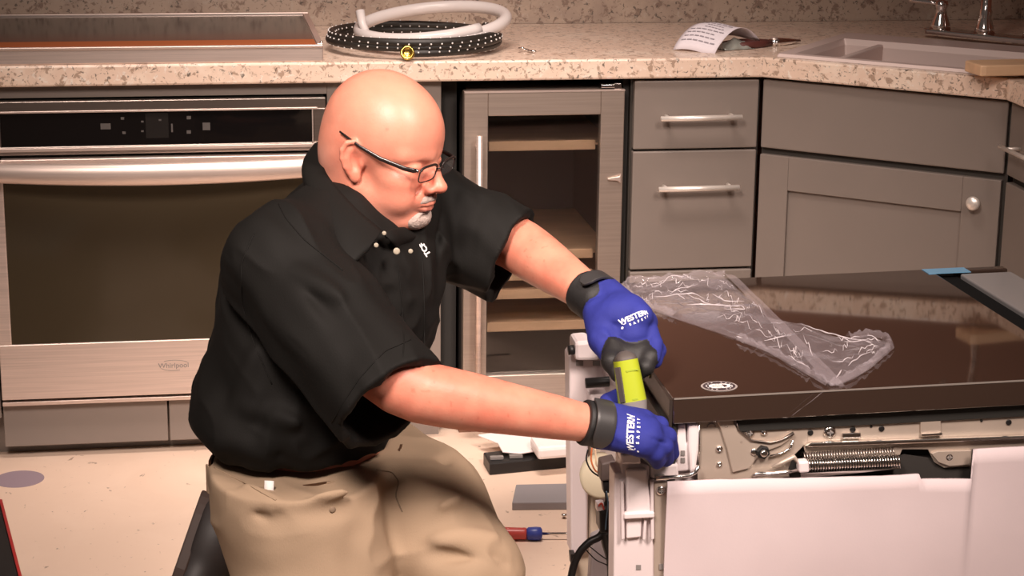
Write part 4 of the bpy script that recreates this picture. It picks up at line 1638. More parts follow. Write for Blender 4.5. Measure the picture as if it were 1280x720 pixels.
base = np.tile(np.array([.640, .262, .178]), (len(BV), 1))
n1 = vnoise(BV, 28, 1)
n2 = vnoise(BV, 90, 2)
red = .35 * blob(mm, (.08, .03, -.03), (.04, .03, .035)) + .5 * blob(mm, (.115, 0, -.028), (.02, .018, .016)) + .45 * blob(mm, (-.006, .085, 0), (.03, .02, .04)) + .25 * np.clip(n1, -.4, 1) + .15
ishead = (q[:, 2] > -.16) & (np.abs(q[:, 0]) < .16)
arm = ~ishead
red = np.where(arm, .25 + .45 * np.clip(n1, -.5, 1) + .2 * np.clip(n2, -1, 1), red)
base = base + np.clip(red, -.2, 1)[:, None] * np.array([-.03, -.105, -.075])
stub = np.clip(blob(mm, (.05, .045, -.085), (.05, .03, .03)), 0, 1)[:, None] * ishead[:, None]
base = base * (1 - .12 * stub) + .12 * stub * np.array([.42, .34, .32])
hairline = np.clip(blob(mm, (-.075, .04, -.01), (.04, .05, .035)), 0, 1)[:, None] * ishead[:, None]
base = base * (1 - .30 * hairline) + .30 * hairline * np.array([.50, .38, .33])
lips = np.clip(1.4 * blob(mm, (.100, 0, -.0745), (.010, .020, .0055)) + .7 * blob(mm, (.101, 0, -.062), (.010, .018, .004)), 0, 1)[:, None] * ishead[:, None]
base = base * (1 - .7 * lips) + .7 * lips * np.array([.42, .135, .115])
spots = (vnoise(BV, 130, 5, 1) > .78) & arm
base[spots] *= np.array([.90, .80, .77])
for hp_, r_ in (((.045, -.070, .075), .0028), ((.02, -.074, .06), .0022), ((.035, -.066, -.02), .0018)):
    s_ = np.exp(-((q - np.array(hp_)) ** 2).sum(1) / r_ ** 2)
    base *= (1 - .45 * s_)[:, None]

MAN0 = W3(420, 720, 3.05)
man = empty('person', 'bald man in black work shirt, khaki trousers and blue gloves kneeling at the dishwasher', 'person', (MAN0[0], MAN0[1], 0))
body = np_mesh('body', BV, BF, [M_skin], man, base)

# eyes between the lowered lids, and white brows
M_eye = mat('eye', (.05, .035, .03), .15)
for s in (-1, 1):
    c = h2w([.0905, s * .033, .0105])
    obj('eye', MB().tube([h2w([.0905 - .010 * (t * t), s * .033 + t * .0105, .0085 - .001 * t * t]) for t in np.linspace(-1, 1, 9)], [.0006, .0012, .0016, .0018, .0018, .0018, .0016, .0012, .0006], 6), M_eye, man)
M_white_hair = mat('grey_white_hair', (.37, .29, .255), .85, bump=(500, .5), var=(160, .18))
for s in (-1, 1):
    P = [h2w([.0975 - .020 * max(0, t) ** 1.6, s * (.012 + .038 * t), .0345 + .006 * math.sin(t * 2.4)]) for t in np.linspace(0, 1, 10)]
    obj('eyebrow', MB().tube(P, [HS * r for r in (.001, .0018, .0022, .0024, .0024, .0022, .002, .0018, .0014, .0006)], 6, flat=.6), mat('brow_hair', (.50, .33, .26), .8), man)


# white goatee: a shell grown out of the skin around the mouth and over the chin
def sdf_beard(P):
    q = w2h(P)
    m = q.copy()
    m[:, 1] = np.abs(m[:, 1])
    A = np.array
    reg = s_ell(q, A([.088, 0, -.101]), A([.032, .0330, .0245]))
    must = s_chain(m, [A([.106, 0, -.051]), A([.100, .014, -.053]), A([.089, .0265, -.0605])], [.0085, .0082, .0060], .003)
    reg = smin(reg, must, .006)
    lipz = s_ell(q, A([.104, 0, -.0690]), A([.020, .026, .0110]))
    reg = smax(reg, -lipz, .003)
    nz = vnoise(P, 520, 3, 2) * .0008
    skin = sdf_head(P) - .0030 * np.clip(-reg / .0035, 0, 1) + .0005 + nz
    return smax(skin, reg * HS, .001)


bc = h2w([.09, 0, -.085])
V, F = surfnet(sdf_beard, bc - .065, bc + .065, .0013, refine=1)
V, F = drop_islands(V, F, 2)
obj_beard = np_mesh('goatee', V, F, [M_white_hair], man, label='short white goatee and moustache')

# dark framed glasses
M_frame = mat('glasses_frame', (.018, .013, .012), .25)
gl = MB()
ROW = .015
def lens_pts(s, n=28, e=1.0):
    P = []
    for k in range(n):
        a = 2 * PI * k / n
        cx, cz = math.cos(a), math.sin(a)
        px = abs(cx) ** .55 * (1 if cx > 0 else -1) * .0255
        pz = abs(cz) ** .6 * (1 if cz > 0 else -1) * .0165
        yy = .0345 + px * e
        P.append(h2w([.1095 - .9 * max(0, yy - .015) ** 1.35 * .25 + .10 * pz, s * yy, .0085 + pz * e - .0]))
    return P


glasses = None
for s in (-1, 1):
    gl.tube(lens_pts(s), .0011 * HS, 6, closed=True)
    top = [p for p in lens_pts(s)][2:13]
    gl.tube(top, .0023 * HS, 6)
gl.tube([h2w([.1105, -.0095, .013]), h2w([.1150, -.004, .016]), h2w([.1150, .004, .016]), h2w([.1105, .0095, .013])], .0016 * HS, 6)
glasses = obj('glasses', gl, M_frame, man, label='dark thin-framed rectangular glasses')
for s in (-1, 1):
    P = [h2w(p) for p in ([.1015, s * .061, .0185], [.0985, s * .0665, .0185], [.085, s * .0715, .0195], [.045, s * .0805, .0290], [.010, s * .0845, .0400], [-.012, s * .0840, .0480], [-.032, s * .0800, .0540])]
    obj('temple', MB().tube(P, [.0028, .0038, .0036, .0033, .0028, .0022, .0016], 8, flat=.5, up=tuple(HB[2])), M_frame, glasses)
    lp = lens_pts(s, 28, .98)
    cpt = sum(lp) / len(lp)
    mbl = MB().add([tuple(cpt)] + [tuple(p) for p in lp], [(0, i + 1, (i + 1) % 28 + 1) for i in range(28)])
    obj('lens', mbl, film_mat('lens_glass', .06, (.30, .26, .26)) if s < 0 else bpy.data.materials['lens_glass'], glasses)
    obj('hinge', MB().ball(h2w([.1020, s * .0605, .0175]), .0026, 8), M_chrome, glasses)
# ------------------------------------------------------------------ clothes
TF = .82 * AXR - .57 * AXA                  # the way his chest faces
TF = TF / np.linalg.norm(TF)
TL = np.cross(AXU, TF)


def loft(P, lev, frame=(TF, TL)):
    """stack of ellipses: lev rows (z, x, y, rf, rl)"""
    L = np.array(sorted(lev))
    z = P[:, 2]
    zz = np.linspace(L[0, 0], L[-1, 0], 120)
    sm = []
    for k in range(1, 5):
        v = np.interp(zz, L[:, 0], L[:, k])
        v = np.convolve(np.pad(v, 6, mode='edge'), np.ones(13) / 13, 'valid')
        sm.append(np.interp(z, zz, v))
    q = P[:, :2] - np.stack([sm[0], sm[1]], 1)
    a = q @ frame[0][:2] / sm[2]
    b = q @ frame[1][:2] / sm[3]
    k0 = np.sqrt(a * a + b * b) + 1e-9
    k1 = np.sqrt((a / sm[2]) ** 2 + (b / sm[3]) ** 2) + 1e-9
    d = k0 * (k0 - 1) / k1 * .85
    return smax(smax(d, z - L[-1, 0], .03), L[0, 0] - z, .012)


def lv(u, v, d, rf, rl):
    p = W3(u, v, d)
    return (p[2], p[0], p[1], rf, rl)


TORSO = [lv(386, 547, 3.10, .126, .162), lv(382, 533, 3.10, .140, .178), lv(377, 520, 3.10, .150, .188), lv(382, 480, 3.10, .156, .190),
         lv(403, 430, 3.10, .157, .192), lv(421, 370, 3.10, .148, .192), lv(432, 320, 3.10, .135, .195), lv(440, 285, 3.11, .115, .175),
         lv(442, 258, 3.11, .095, .135), lv(445, 232, 3.11, .075, .085)]
HEM_R = W3(490, 504, 2.825)
HEM_L = W3(637, 318, 3.24)
AX_R = (HEM_R - SH_R) / np.linalg.norm(HEM_R - SH_R)
AX_L = (HEM_L - SH_L) / np.linalg.norm(HEM_L - SH_L)


def crease(P, a, b, w, h):
    """a soft ridge (h>0) or furrow along the segment a-b"""
    a, b = np.asarray(a), np.asarray(b)
    ba = b - a
    t = np.clip((P - a) @ ba / (ba @ ba), 0, 1)
    q = P - a - t[:, None] * ba
    d2 = (q * q).sum(1)
    return h * np.exp(-d2 / w ** 2) * np.sin(np.clip(t, .02, .98) * PI) ** .5


SHIRT_FOLDS = [((300, 340, 2.98), (372, 372, 2.86), .012, .007), ((292, 372, 3.0), (360, 404, 2.86), .012, -.006), ((330, 305, 2.96), (385, 322, 2.88), .010, .006),
               ((335, 282, 3.0), (392, 300, 2.90), .010, -.005), ((352, 258, 3.02), (405, 290, 2.92), .010, .006), ((366, 335, 2.86), (432, 375, 2.80), .011, .006),
               ((322, 430, 2.93), (296, 520, 2.96), .013, .007), ((345, 470, 2.90), (318, 540, 2.93), .013, -.006), ((270, 420, 3.1), (262, 490, 3.1), .014, .006),
               ((250, 505, 3.1), (330, 540, 2.95), .012, .008), ((268, 535, 3.1), (350, 568, 2.94), .010, -.006), ((400, 540, 2.90), (300, 505, 2.95), .013, .007),
               ((372, 352, 2.85), (440, 420, 2.76), .010, -.004), ((585, 240, 3.2), (560, 300, 3.2), .012, .007), ((606, 240, 3.2), (585, 320, 3.17), .012, -.002),
               ((548, 260, 3.15), (540, 330, 3.10), .012, -.006), ((470, 345, 2.95), (500, 470, 2.93), .012, .005), ((525, 350, 3.0), (520, 470, 3.0), .012, .005),
               ((285, 315, 3.05), (276, 390, 3.05), .012, .005)]
SHIRT_FOLDS = [(W3(*a), W3(*b), w, h * 1.9) for a, b, w, h in SHIRT_FOLDS]


def sdf_shirt(P):
    d = loft(P, TORSO)
    # shoulders
    d = smin(d, s_cap(P, SH_R + .02 * AXU, SH_L + .015 * AXU, .078, .074), .06)
    d = smin(d, s_ell(P, W3(352, 385, 3.08), np.array([.065, .085, .13]), np.stack([TF, TL, AXU])), .06)      # shoulder blade
    d = smin(d, s_cap(P, W3(268, 490, 3.12), W3(262, 525, 3.13), .030, .026), .03)                          # bloused back
    # sleeves
    a0, a1 = SH_R, HEM_R + AX_R * .05
    sl = s_chain(P, [SH_R - .01 * AX_R, SH_R + AX_R * .12, a1], [.086, .088, .088], .02)
    sl = smax(sl, (P - HEM_R) @ AX_R, .004)
    sl2 = s_cap(P, SH_L, HEM_L + AX_L * .05, .082, .081)
    sl2 = smax(sl2, (P - HEM_L) @ AX_L, .004)
    d = smin(d, sl, .022)
    d = smin(d, sl2, .022)
    # hollow sleeve mouths
    d = smax(d, -s_cap(P, HEM_R - AX_R * .030, HEM_R + AX_R * .15, .076, .078), .003)
    d = smax(d, -s_cap(P, HEM_L - AX_L * .018, HEM_L + AX_L * .15, .067, .069), .003)
    # neck opening
    d = smax(d, -s_cap(P, NECK_A, NECK_B + .02 * TF, .066, .070), .006)
    for a, b, w, h in SHIRT_FOLDS:
        d = d - crease(P, a, b, w, h)
    Q = P - .68 * np.outer(P @ AX_R, AX_R)
    d = d - .0085 * (.5 - np.abs(vnoise(Q, 17, 9, 2)) * 1.6) - .0018 * vnoise(P, 24, 3, 1)
    return d


M_shirt = mat('black_twill', (.0058, .0052, .0044), .75, 0., .22, bump=(700, .15, (1, 1, .4)))
M_shirt_hem = mat('black_twill', (0, 0, 0))
pts = np.array([W3(250, 560, 3.15), W3(500, 570, 2.95), W3(240, 300, 3.3), W3(660, 260, 3.4), W3(540, 450, 2.75), W3(440, 560, 2.72), W3(440, 215, 3.1)])
SV, SF = surfnet(sdf_shirt, pts.min(0) - .06, pts.max(0) + .06, .0042)
SV, SF = drop_islands(SV, SF)
shirt = np_mesh('shirt', SV, SF, [M_shirt], man)


def surf_pt(sdf, p, n=8):
    """the point p pushed onto a surface"""
    p = np.array([p], float)
    for _ in range(n):
        p, g = project(sdf, p, .02)
    return p[0], g[0]


# stitched sleeve hem, sleeve seam and placket as raised bands
def band_on(sdf, pts, r, flat=.4, off=.0005, n=40):
    P = [np.array(p) for p in pts]
    out = []
    for i in range(n + 1):
        t = i / n * (len(P) - 1)
        k = min(int(t), len(P) - 2)
        u, v = (P[k] + (P[k + 1] - P[k]) * (t - k))[:2]
        q, g = hit(sdf, u, v)
        out.append(Vector(q + g * off))
    for _ in range(3):
        out = [out[0]] + [(a + b * 2 + c) / 4 for a, b, c in zip(out, out[1:], out[2:])] + [out[-1]]
    return out


def seam(name, pts, r=.0011, n=40):
    path = band_on(sdf_shirt, pts, r, n=n)
    return obj(name, MB().tube(path, r, 6), M_shirt, shirt)


seam('sleeve_seam', [(318, 292, 2.95), (302, 330, 2.95), (303, 380, 2.93), (318, 430, 2.92), (340, 480, 2.90)])
seam('hem_stitch', [(513, 425, 2.78), (480, 440, 2.74), (448, 475, 2.73), (415, 528, 2.76)], .0009)
seam('yoke_seam', [(349, 256, 3.0), (358, 274, 2.98), (380, 300, 2.92), (428, 338, 2.90)], .0010)
seam('placket_edge', [(497, 330, 2.95), (502, 380, 2.93), (505, 430, 2.92), (500, 480, 2.92)], .0009)
seam('placket_edge', [(527, 320, 2.98), (530, 380, 2.96), (530, 440, 2.95), (520, 500, 2.95)], .0009)


# collar: a folded leaf either side of the neck
def leaf(name, outer, inner, thick=.0040, bulge=.011):
    o = [np.array(W3(*p)) for p in outer]
    i_ = [np.array(W3(*p)) for p in inner]

    def ev(P, t):
        s = t * (len(P) - 1)
        k = min(int(s), len(P) - 2)
        f = s - k
        a, b = P[k], P[k + 1]
        pa, nb = P[max(k - 1, 0)], P[min(k + 2, len(P) - 1)]
        return .5 * ((2 * a) + (b - pa) * f + (2 * pa - 5 * a + 4 * b - nb) * f * f + (3 * a - pa - 3 * b + nb) * f ** 3)

    def f(u, v):
        q = ev(i_, u) * (1 - v) + ev(o, u) * v
        c = (HC + NECK_B) / 2
        out = q - c
        out = out - AXU * (out @ AXU)
        out /= np.linalg.norm(out)
        return Vector(q + out * bulge * math.sin(PI * v) + .004 * out * math.sin(u * 9) * v)
    return obj(name, MB().grid(f, 30, 12, thick), M_shirt, shirt)


leaf('collar', [(398, 186, 3.16), (386, 205, 3.10), (384, 232, 3.03), (398, 268, 2.965), (418, 300, 2.925), (437, 327, 2.905), (450, 318, 2.915)],
     [(402, 180, 3.15), (402, 196, 3.08), (408, 218, 3.03), (424, 240, 2.995), (446, 264, 2.965), (466, 281, 2.955), (476, 290, 2.955)])
leaf('collar', [(520, 300, 3.10), (508, 306, 3.05), (500, 312, 3.02), (494, 312, 3.00), (488, 306, 2.99)],
     [(528, 284, 3.12), (512, 284, 3.05), (500, 284, 3.01), (490, 286, 2.98), (480, 290, 2.965)])
M_button = mat('shirt_button', (.30, .26, .20), .3)
for u, v, d, r in ((480, 291.5, 2.95, .0032), (470, 306.5, 2.93, .0035), (495.5, 314, 2.95, .0052), (513, 314, 2.96, .0036)):
    q, g = hit(sdf_shirt, u, v)
    q = q if np.linalg.norm(q - W3(u, v, d)) < .03 else W3(u, v, d)
    obj('button', MB().lathe([(r * .9, 0), (r, .001), (r, .0022), (r * .6, .0026)], q, np.array([.1, -1, .25]), 12), M_button, shirt)
# chest embroidery
q, g = hit(sdf_shirt, 530, 312)
g3 = Vector(g)
xa = Vector(-(TL)) * .35 + Vector(AXU) * .9
xa = (xa - g3 * xa.dot(g3)).normalized()
ya = g3.cross(xa)
EM = Matrix([[xa.x, ya.x, g3.x, q[0]], [xa.y, ya.y, g3.y, q[1]], [xa.z, ya.z, g3.z, q[2]], [0, 0, 0, 1]])
# letters follow the cloth: each vertex is laid on the shirt surface
def lay(mb, M, sdf, off):
    V = np.array([tuple(M @ Vector(v)) for v in mb.v])
    for _ in range(5):
        V, G = project(sdf, V, .02)
    mb.v = [tuple(v) for v in V + G * off]
    return mb


tm = MB()
t0 = text_mb('TCF', .0125, 0., .0005)
ta_ = np.array(t0.v)
obj('embroidery', lay(t0, EM, sdf_shirt, .0012), M_light, shirt)

# ------------------------------------------------------------------ trousers
KN_R = W3(418, 720, 2.93)
KN_R = np.array([KN_R[0] + .03, KN_R[1] - .05, .085])
HIP_R = W3(372, 615, 3.00)
HIP_L = W3(455, 600, 3.20)
KN_L = W3(580, 722, 3.05)
FT_R = W3(275, 700, 3.42)
FT_L = np.array([KN_L[0] - .10, KN_L[1] + .10, .09])
ANK_R = np.array([FT_R[0] + .03, FT_R[1] - .03, .17])

TR_FOLDS = [((318, 690, 2.85), (360, 640, 2.87), .013, -.010), ((340, 640, 2.87), (420, 650, 2.83), .012, .007), ((360, 645, 2.86), (500, 632, 2.92), .011, -.010),
            ((375, 615, 2.87), (470, 612, 2.90), .013, .008), ((370, 668, 2.84), (470, 706, 2.82), .013, .009), ((345, 668, 2.86), (450, 720, 2.82), .012, -.008),
            ((500, 640, 2.95), (580, 588, 3.03), .012, -.013), ((505, 650, 2.95), (600, 610, 3.03), .014, .008), ((520, 675, 2.97), (630, 668, 3.0), .016, .008),
            ((525, 690, 2.97), (640, 706, 3.0), .014, -.009), ((500, 640, 2.93), (512, 700, 2.93), .012, -.012), ((300, 600, 2.93), (345, 628, 2.88), .010, .006),
            ((290, 620, 2.93), (340, 650, 2.88), .010, -.005), ((495, 590, 2.95), (500, 635, 2.93), .007, -.006), ((430, 590, 2.90), (495, 590, 2.95), .012, .006),
            ((540, 600, 3.05), (570, 560, 3.1), .012, -.006)]
TR_FOLDS = [(W3(*a), W3(*b), w, h * 1.7) for a, b, w, h in TR_FOLDS]


TR_AX = (AXR * .8 + AXU * .25 - AXA * .5)
TR_AX = TR_AX / np.linalg.norm(TR_AX)


def sdf_trousers(P):
    d = loft(P, [lv(384, 556, 3.10, .122, .160), lv(384, 570, 3.10, .127, .166), lv(387, 600, 3.10, .133, .168), lv(394, 640, 3.10, .132, .165), lv(402, 680, 3.10, .120, .155)])
    th = s_chain(P, [HIP_R, (HIP_R + KN_R) / 2, KN_R], [.125, .115, .082], .03)
    d = smin(d, th, .04)
    mid = (HIP_L + KN_L) / 2 + .02 * AXU
    tl = s_chain(P, [HIP_L, mid, KN_L], [.115, .112, .088], .03)
    d = smin(d, tl, .025)
    d = smin(d, s_cap(P, KN_L, FT_L + .06 * AXU, .080, .060), .03)
    d = smin(d, s_cap(P, KN_R, ANK_R, .078, .058), .03)
    d = smax(d, .004 - P[:, 2], .004)
    d = smax(d, P[:, 2] - W3(384, 562, 3.10)[2], .006)
    for a, b, w, h in TR_FOLDS:
        d = d - crease(P, a, b, w, h)
    Q = P - .66 * np.outer(P @ TR_AX, TR_AX)
    return d - .0072 * (.45 - np.abs(vnoise(Q, 13, 4, 2)) * 1.6) - .0015 * vnoise(P, 22, 8, 1)


M_khaki = mat('khaki_twill', (.33, .238, .160), .85, 0., .2, var=(5, .06), bump=(600, .2, (1, 1, .4)))
pts = np.array([W3(260, 555, 3.2), KN_R, KN_L, FT_R, FT_L, W3(655, 700, 3.05), W3(400, 600, 2.85), ANK_R])
lo = pts.min(0) - .12
lo[2] = -.01
TV, TFc = surfnet(sdf_trousers, lo, pts.max(0) + .08, .0046)
TV, TFc = drop_islands(TV, TFc)
trs = np_mesh('trousers', TV, TFc, [M_khaki], man)


def seam_t(name, pts, r, m, n=30, off=.0003):
    path = band_on(sdf_trousers, pts, r, n=n, off=off)
    return obj(name, MB().tube(path, r, 6), m, trs)


M_khaki_dark = mat('khaki_seam', (.20, .14, .095), .9)
seam_t('pocket_seam', [(470, 588, 2.9), (490, 590, 2.93), (499, 602, 2.95), (494, 620, 2.95), (503, 640, 2.95)], .0011, M_khaki_dark)
seam_t('pocket_welt', [(268, 585, 3.0), (310, 606, 2.92), (345, 626, 2.88)], .0014, M_khaki)
q, g = hit(sdf_trousers, 415, 637)
obj('pocket_button', MB().lathe([(.0045, 0), (.005, .001), (.003, .002)], q + g * .0005, g, 12), M_khaki_dark, trs)
q, g = hit(sdf_trousers, 337, 612)
g = np.array([-.28, -.93, .2]) / np.linalg.norm([-.28, -.93, .2])
ux_ = np.cross(g, AXU)
ux_ /= np.linalg.norm(ux_)
uy_ = np.cross(ux_, g)
obj('white_tag', MB().grid(lambda a, b: tuple(q + g * .003 + ux_ * (a - .5) * .014 + uy_ * (b - .5) * .026), 2, 2, .001), M_light, trs)
# belt and its loops
bz = W3(384, 568, 3.10)
bp = []
for k in range(48):
    a = 2 * PI * k / 48
    bp.append(Vector((bz[0], bz[1], bz[2] - .012)) + Vector(TF) * (.1275 * math.cos(a)) + Vector(TL) * (.167 * math.sin(a)))
mb = MB()
vs, fs = [], []
for p in bp:
    c = Vector((bz[0], bz[1], p.z))
    n_ = (p - c).normalized()
    for off, dz in ((.0005, -.017), (.0045, -.017), (.0045, .017), (.0005, .017)):
        vs.append(p + n_ * off + Vector((0, 0, dz)))
for i in range(48):
    j = (i + 1) % 48
    for k in range(4):
        fs.append((i * 4 + k, j * 4 + k, j * 4 + (k + 1) % 4, i * 4 + (k + 1) % 4))
belt = obj('belt', MB().add(vs, fs), mat('brown_leather', (.070, .032, .015), .45), man)
for ang in (-1.45, -2.2, -.5):
    c = Vector((bz[0], bz[1], bz[2] - .014))
    p = c + Vector(TF) * (.1325 * math.cos(ang)) + Vector(TL) * (.172 * math.sin(ang))
    n_ = (p - c).normalized()
    s_ = n_.cross(Vector((0, 0, 1)))
    RM = Matrix([[s_.x, n_.x, 0, p.x], [s_.y, n_.y, 0, p.y], [s_.z, n_.z, 1, p.z], [0, 0, 0, 1]])
    obj('belt_loop', MB().box((-.006, -.001, -.025), (.006, .002, .020), RM), M_khaki, trs, .001)


# boots
M_boot = mat('dark_boot', (.022, .018, .017), .55, var=(14, .3))
M_bootbrown = mat('boot_brown', (.040, .022, .016), .6)


def boot(heel, toe, ank, tip):
    """heel, toe points and ankle; tip = floor-side normal of the sole"""
    heel, toe, ank = np.array(heel), np.array(toe), np.array(ank)
    ax = (toe - heel)
    L = np.linalg.norm(ax)
    ax = ax / L
    up = ank - heel
    up = up - ax * (up @ ax)
    up /= np.linalg.norm(up)
    sd = np.cross(ax, up)

    def sdf(P):
        d = s_ell(P, heel + ax * .05 + up * .045, np.array([.060, .042, .050]), np.stack([ax, sd, up]))
        d = smin(d, s_ell(P, heel + ax * (L * .62) + up * .035, np.array([.115, .050, .042]), np.stack([ax, sd, up])), .03)
        d = smin(d, s_ell(P, heel + ax * (L * .84) + up * .030, np.array([.060, .049, .034]), np.stack([ax, sd, up])), .03)
        d = smin(d, s_cap(P, heel + ax * .055 + up * .05, ank, .047, .052), .04)
        d = smax(d, -((P - heel) @ up) + .008, .004)
        return d
    pts = np.array([heel, toe, ank])
    V, F = surfnet(sdf, pts.min(0) - .09, pts.max(0) + .09, .005)
    b = np_mesh('boot', V, F, [M_boot], man)
    # sole follows the outline
    vs = []
    n = 28
    for k in range(n):
        a = 2 * PI * k / n
        c = math.cos(a)
        w = .042 + .010 * math.exp(-((c - .45) / .5) ** 2) - .004 * math.exp(-((c + .2) / .3) ** 2)
        p = heel + ax * (L * .5 + c * (L * .5 + .012)) + sd * (w * math.sin(a) * (1 - .15 * c * c))
        vs.append(p)
    mb = MB()
    vv = [tuple(v - up * .006) for v in vs] + [tuple(v + up * .014) for v in vs]
    mb.add(vv, [tuple(range(n)), tuple(range(n, 2 * n))] + [(i, (i + 1) % n, n + (i + 1) % n, n + i) for i in range(n)])
    obj('sole', mb, M_bootbrown, b, .003)
    return b


hR = W3(254, 622, 3.36)
tR = W3(205, 765, 3.32)
tR[2] = max(tR[2], .055)
boot(hR, tR, hR + np.array([.10, -.02, -.045]), None)
boot(FT_L + np.array([-.07, .05, -.073]), FT_L + np.array([.15, -.12, -.073]), FT_L + np.array([-.03, .02, .05]), None)

# ------------------------------------------------------------------ gloves
M_gblue = mat('glove_blue', (.024, .030, .205), .75, 0., .25, var=(25, .12), bump=(500, .2))
M_gblack = mat('glove_black', (.012, .011, .011), .6, bump=(400, .15))


def make_glove(name, blue, black, folds, lo, hi, h=.0018, label=None):
    def sdf(P):
        d = smin(blue(P), black(P), .004)
        for a, b, w, hh in folds:
            d = d - crease(P, a, b, w, hh)
        return d - .0008 * vnoise(P, 60, 6, 2)
    V, F = surfnet(sdf, lo, hi, h)
    C = V[F].mean(1)
    mi = (black(C) < blue(C)).astype(np.int32)
    return np_mesh(name, V, F, [M_gblue, M_gblack], man, matidx=mi, label=label), sdf


# his right hand (nearer): back of the hand up, fingers over the edge of the appliance
wr = W3(742, 530, 2.905)
kn = [W3(803, 527, 2.93), W3(811, 537, 2.905), W3(811, 547, 2.89), W3(803, 556, 2.885)]
pip = [W3(824, 532, 2.95), W3(834, 546, 2.925), W3(830, 558, 2.905), W3(819, 566, 2.895)]
tip = [W3(834, 553, 2.98), W3(840, 566, 2.95), W3(833, 573, 2.93), W3(822, 576, 2.91)]


def blue_r(P):
    d = None
    for i, s in enumerate((-10, -3, 5, 13)):
        e = s_chain(P, [wr + np.array([.012, 0, -.0012 * s * .9]) , kn[i]], [.023, .0185 if i < 3 else .0165], 0)
        d = e if d is None else smin(d, e, .014)
    for i in range(4):
        d = smin(d, s_chain(P, [kn[i], pip[i], tip[i]], [.0160, .0135, .0115], .004), .005)
    d = smin(d, s_chain(P, [W3(756, 520, 2.94), W3(762, 504, 2.965), W3(776, 494, 2.985)], [.020, .015, .0125], .005), .012)
    return d


def black_r(P):
    off = .016
    d = None
    for i in range(4):
        a, b, c = kn[i], pip[i], tip[i]
        dn = np.array([-.006, .012, -.004])
        e = s_chain(P, [wr + dn * 1.0 + np.array([.02, 0, -.001 * i]), a + dn, b + dn * .8, c + dn * .3], [.021, .016, .0125, .0118], .004)
        d = e if d is None else smin(d, e, .006)
    # cuff
    cf = s_cap(P, wr - (WR_R - EL_R) * .055, wr + (WR_R - EL_R) * .035, .034, .033)
    cf = smax(cf, ((wr - (WR_R - EL_R) * .06) - P) @ ((WR_R - EL_R) / np.linalg.norm(WR_R - EL_R)), .004)
    return smin(d, cf, .006)


pts = np.array([wr] + kn + pip + tip)
gr, sdf_gr = make_glove('glove', blue_r, black_r, [(W3(812, 548, 2.87), W3(836, 556, 2.9), .004, -.003), (W3(765, 520, 2.89), W3(775, 556, 2.87), .006, .002)], pts.min(0) - .07, pts.max(0) + .06)
fx = (WR_R - EL_R) / np.linalg.norm(WR_R - EL_R)
# closing strap standing proud of the cuff
c = W3(747, 533, 2.905)
sz_ = np.cross(fx, np.array([-.15, -.85, .45]))


def strap(c, ax, r, w, a0, a1, th, ref):
    ax = Vector(ax).normalized()
    t = (Vector(ref) - ax * Vector(ref).dot(ax)).normalized()
    b = ax.cross(t)

    def f(u, v):
        a = a0 + (a1 - a0) * u
        e = min(1, 5 * u, 5 * (1 - u)) ** .5
        return Vector(c) + (t * math.cos(a) + b * math.sin(a)) * r + ax * ((v - .5) * w * e)
    return MB().grid(f, 28, 6, -th)


M_strap = mat('rubber_strap', (.035, .033, .033), .4)
obj('strap', strap(W3(746, 531, 2.905), fx, .0350, .030, -1.7, 1.3, .0035, (-.15, -.85, .45)), M_strap, gr, .001)


def glove_text(parent, sdf, c, xdir, n, size, rows):
    """the maker's word across the back of the hand with a dotted row under it"""
    n = Vector(n).normalized()
    x = Vector(xdir)
    x = (x - n * x.dot(n)).normalized()
    y = n.cross(x)
    M = Matrix([[x.x, y.x, n.x, c[0]], [x.y, y.y, n.y, c[1]], [x.z, y.z, n.z, c[2]], [0, 0, 0, 1]])
    w = text_mb('WESTERN', size, 0., .0004)
    w2 = text_mb('S A F E T Y', size * .42, 0., .0003, 1.5)
    mb = MB()
    mb.add([(p[0], p[1] + size * .2, 0) for p in w.v], w.f)
    mb.add([(p[0] + size * .4, p[1] - size * .55, 0) for p in w2.v], w2.f)
    wdt = max(abs(p[0]) for p in w.v)
    mb.add([(-wdt * .8, -size * .22, 0), (wdt, -size * .22, 0), (wdt, -size * .14, 0), (-wdt * .8, -size * .14, 0)], [(0, 1, 2, 3)])
    mb.add([(-wdt * .92 + size * .18 * math.cos(a), -size * .55 + size * .18 * math.sin(a), 0) for a in np.linspace(0, 2 * PI, 12, endpoint=False)], [tuple(range(12))])
    return obj('lettering', lay(mb, M, sdf, .0009), mat('white_letter', (.80, .80, .84), .6), parent)


q, g = hit(sdf_gr, 791, 541)
glove_text(gr, sdf_gr, q, (W3(789, 520, 2.9) - W3(785, 560, 2.87)), g, .0148, 2)

# his left hand (farther): back of the hand towards the camera, gripping the driver from behind
wl_ = W3(746, 376, 3.085)
knl = [W3(800, 395, 3.010), W3(806, 404, 3.045), W3(806, 417, 3.075), W3(800, 432, 3.095)]


def blue_l(P):
    d = None
    for i, s in enumerate((10, 3, -5, -11)):
        e = s_chain(P, [wl_ + np.array([.010, 0, .0013 * s]), knl[i]], [.026, .0200 if i < 3 else .018], 0)
        d = e if d is None else smin(d, e, .016)
    d = smin(d, s_ell(P, W3(776, 400, 3.030), np.array([.043, .032, .038])), .015)
    d = smin(d, s_ell(P, W3(790, 418, 3.010), np.array([.026, .024, .020])), .012)
    d = smin(d, s_chain(P, [W3(748, 392, 3.05), W3(753, 425, 3.01), W3(763, 447, 2.985)], [.024, .021, .0145], .006), .012)
    for a, b, c_ in (((806, 404, 3.03), (818, 430, 3.005), (817, 446, 2.985)), ((806, 417, 3.06), (822, 438, 3.02), (819, 452, 3.0))):
        d = smin(d, s_chain(P, [W3(*a), W3(*b), W3(*c_)], [.0165, .0125, .0105], .004), .006)
    return d


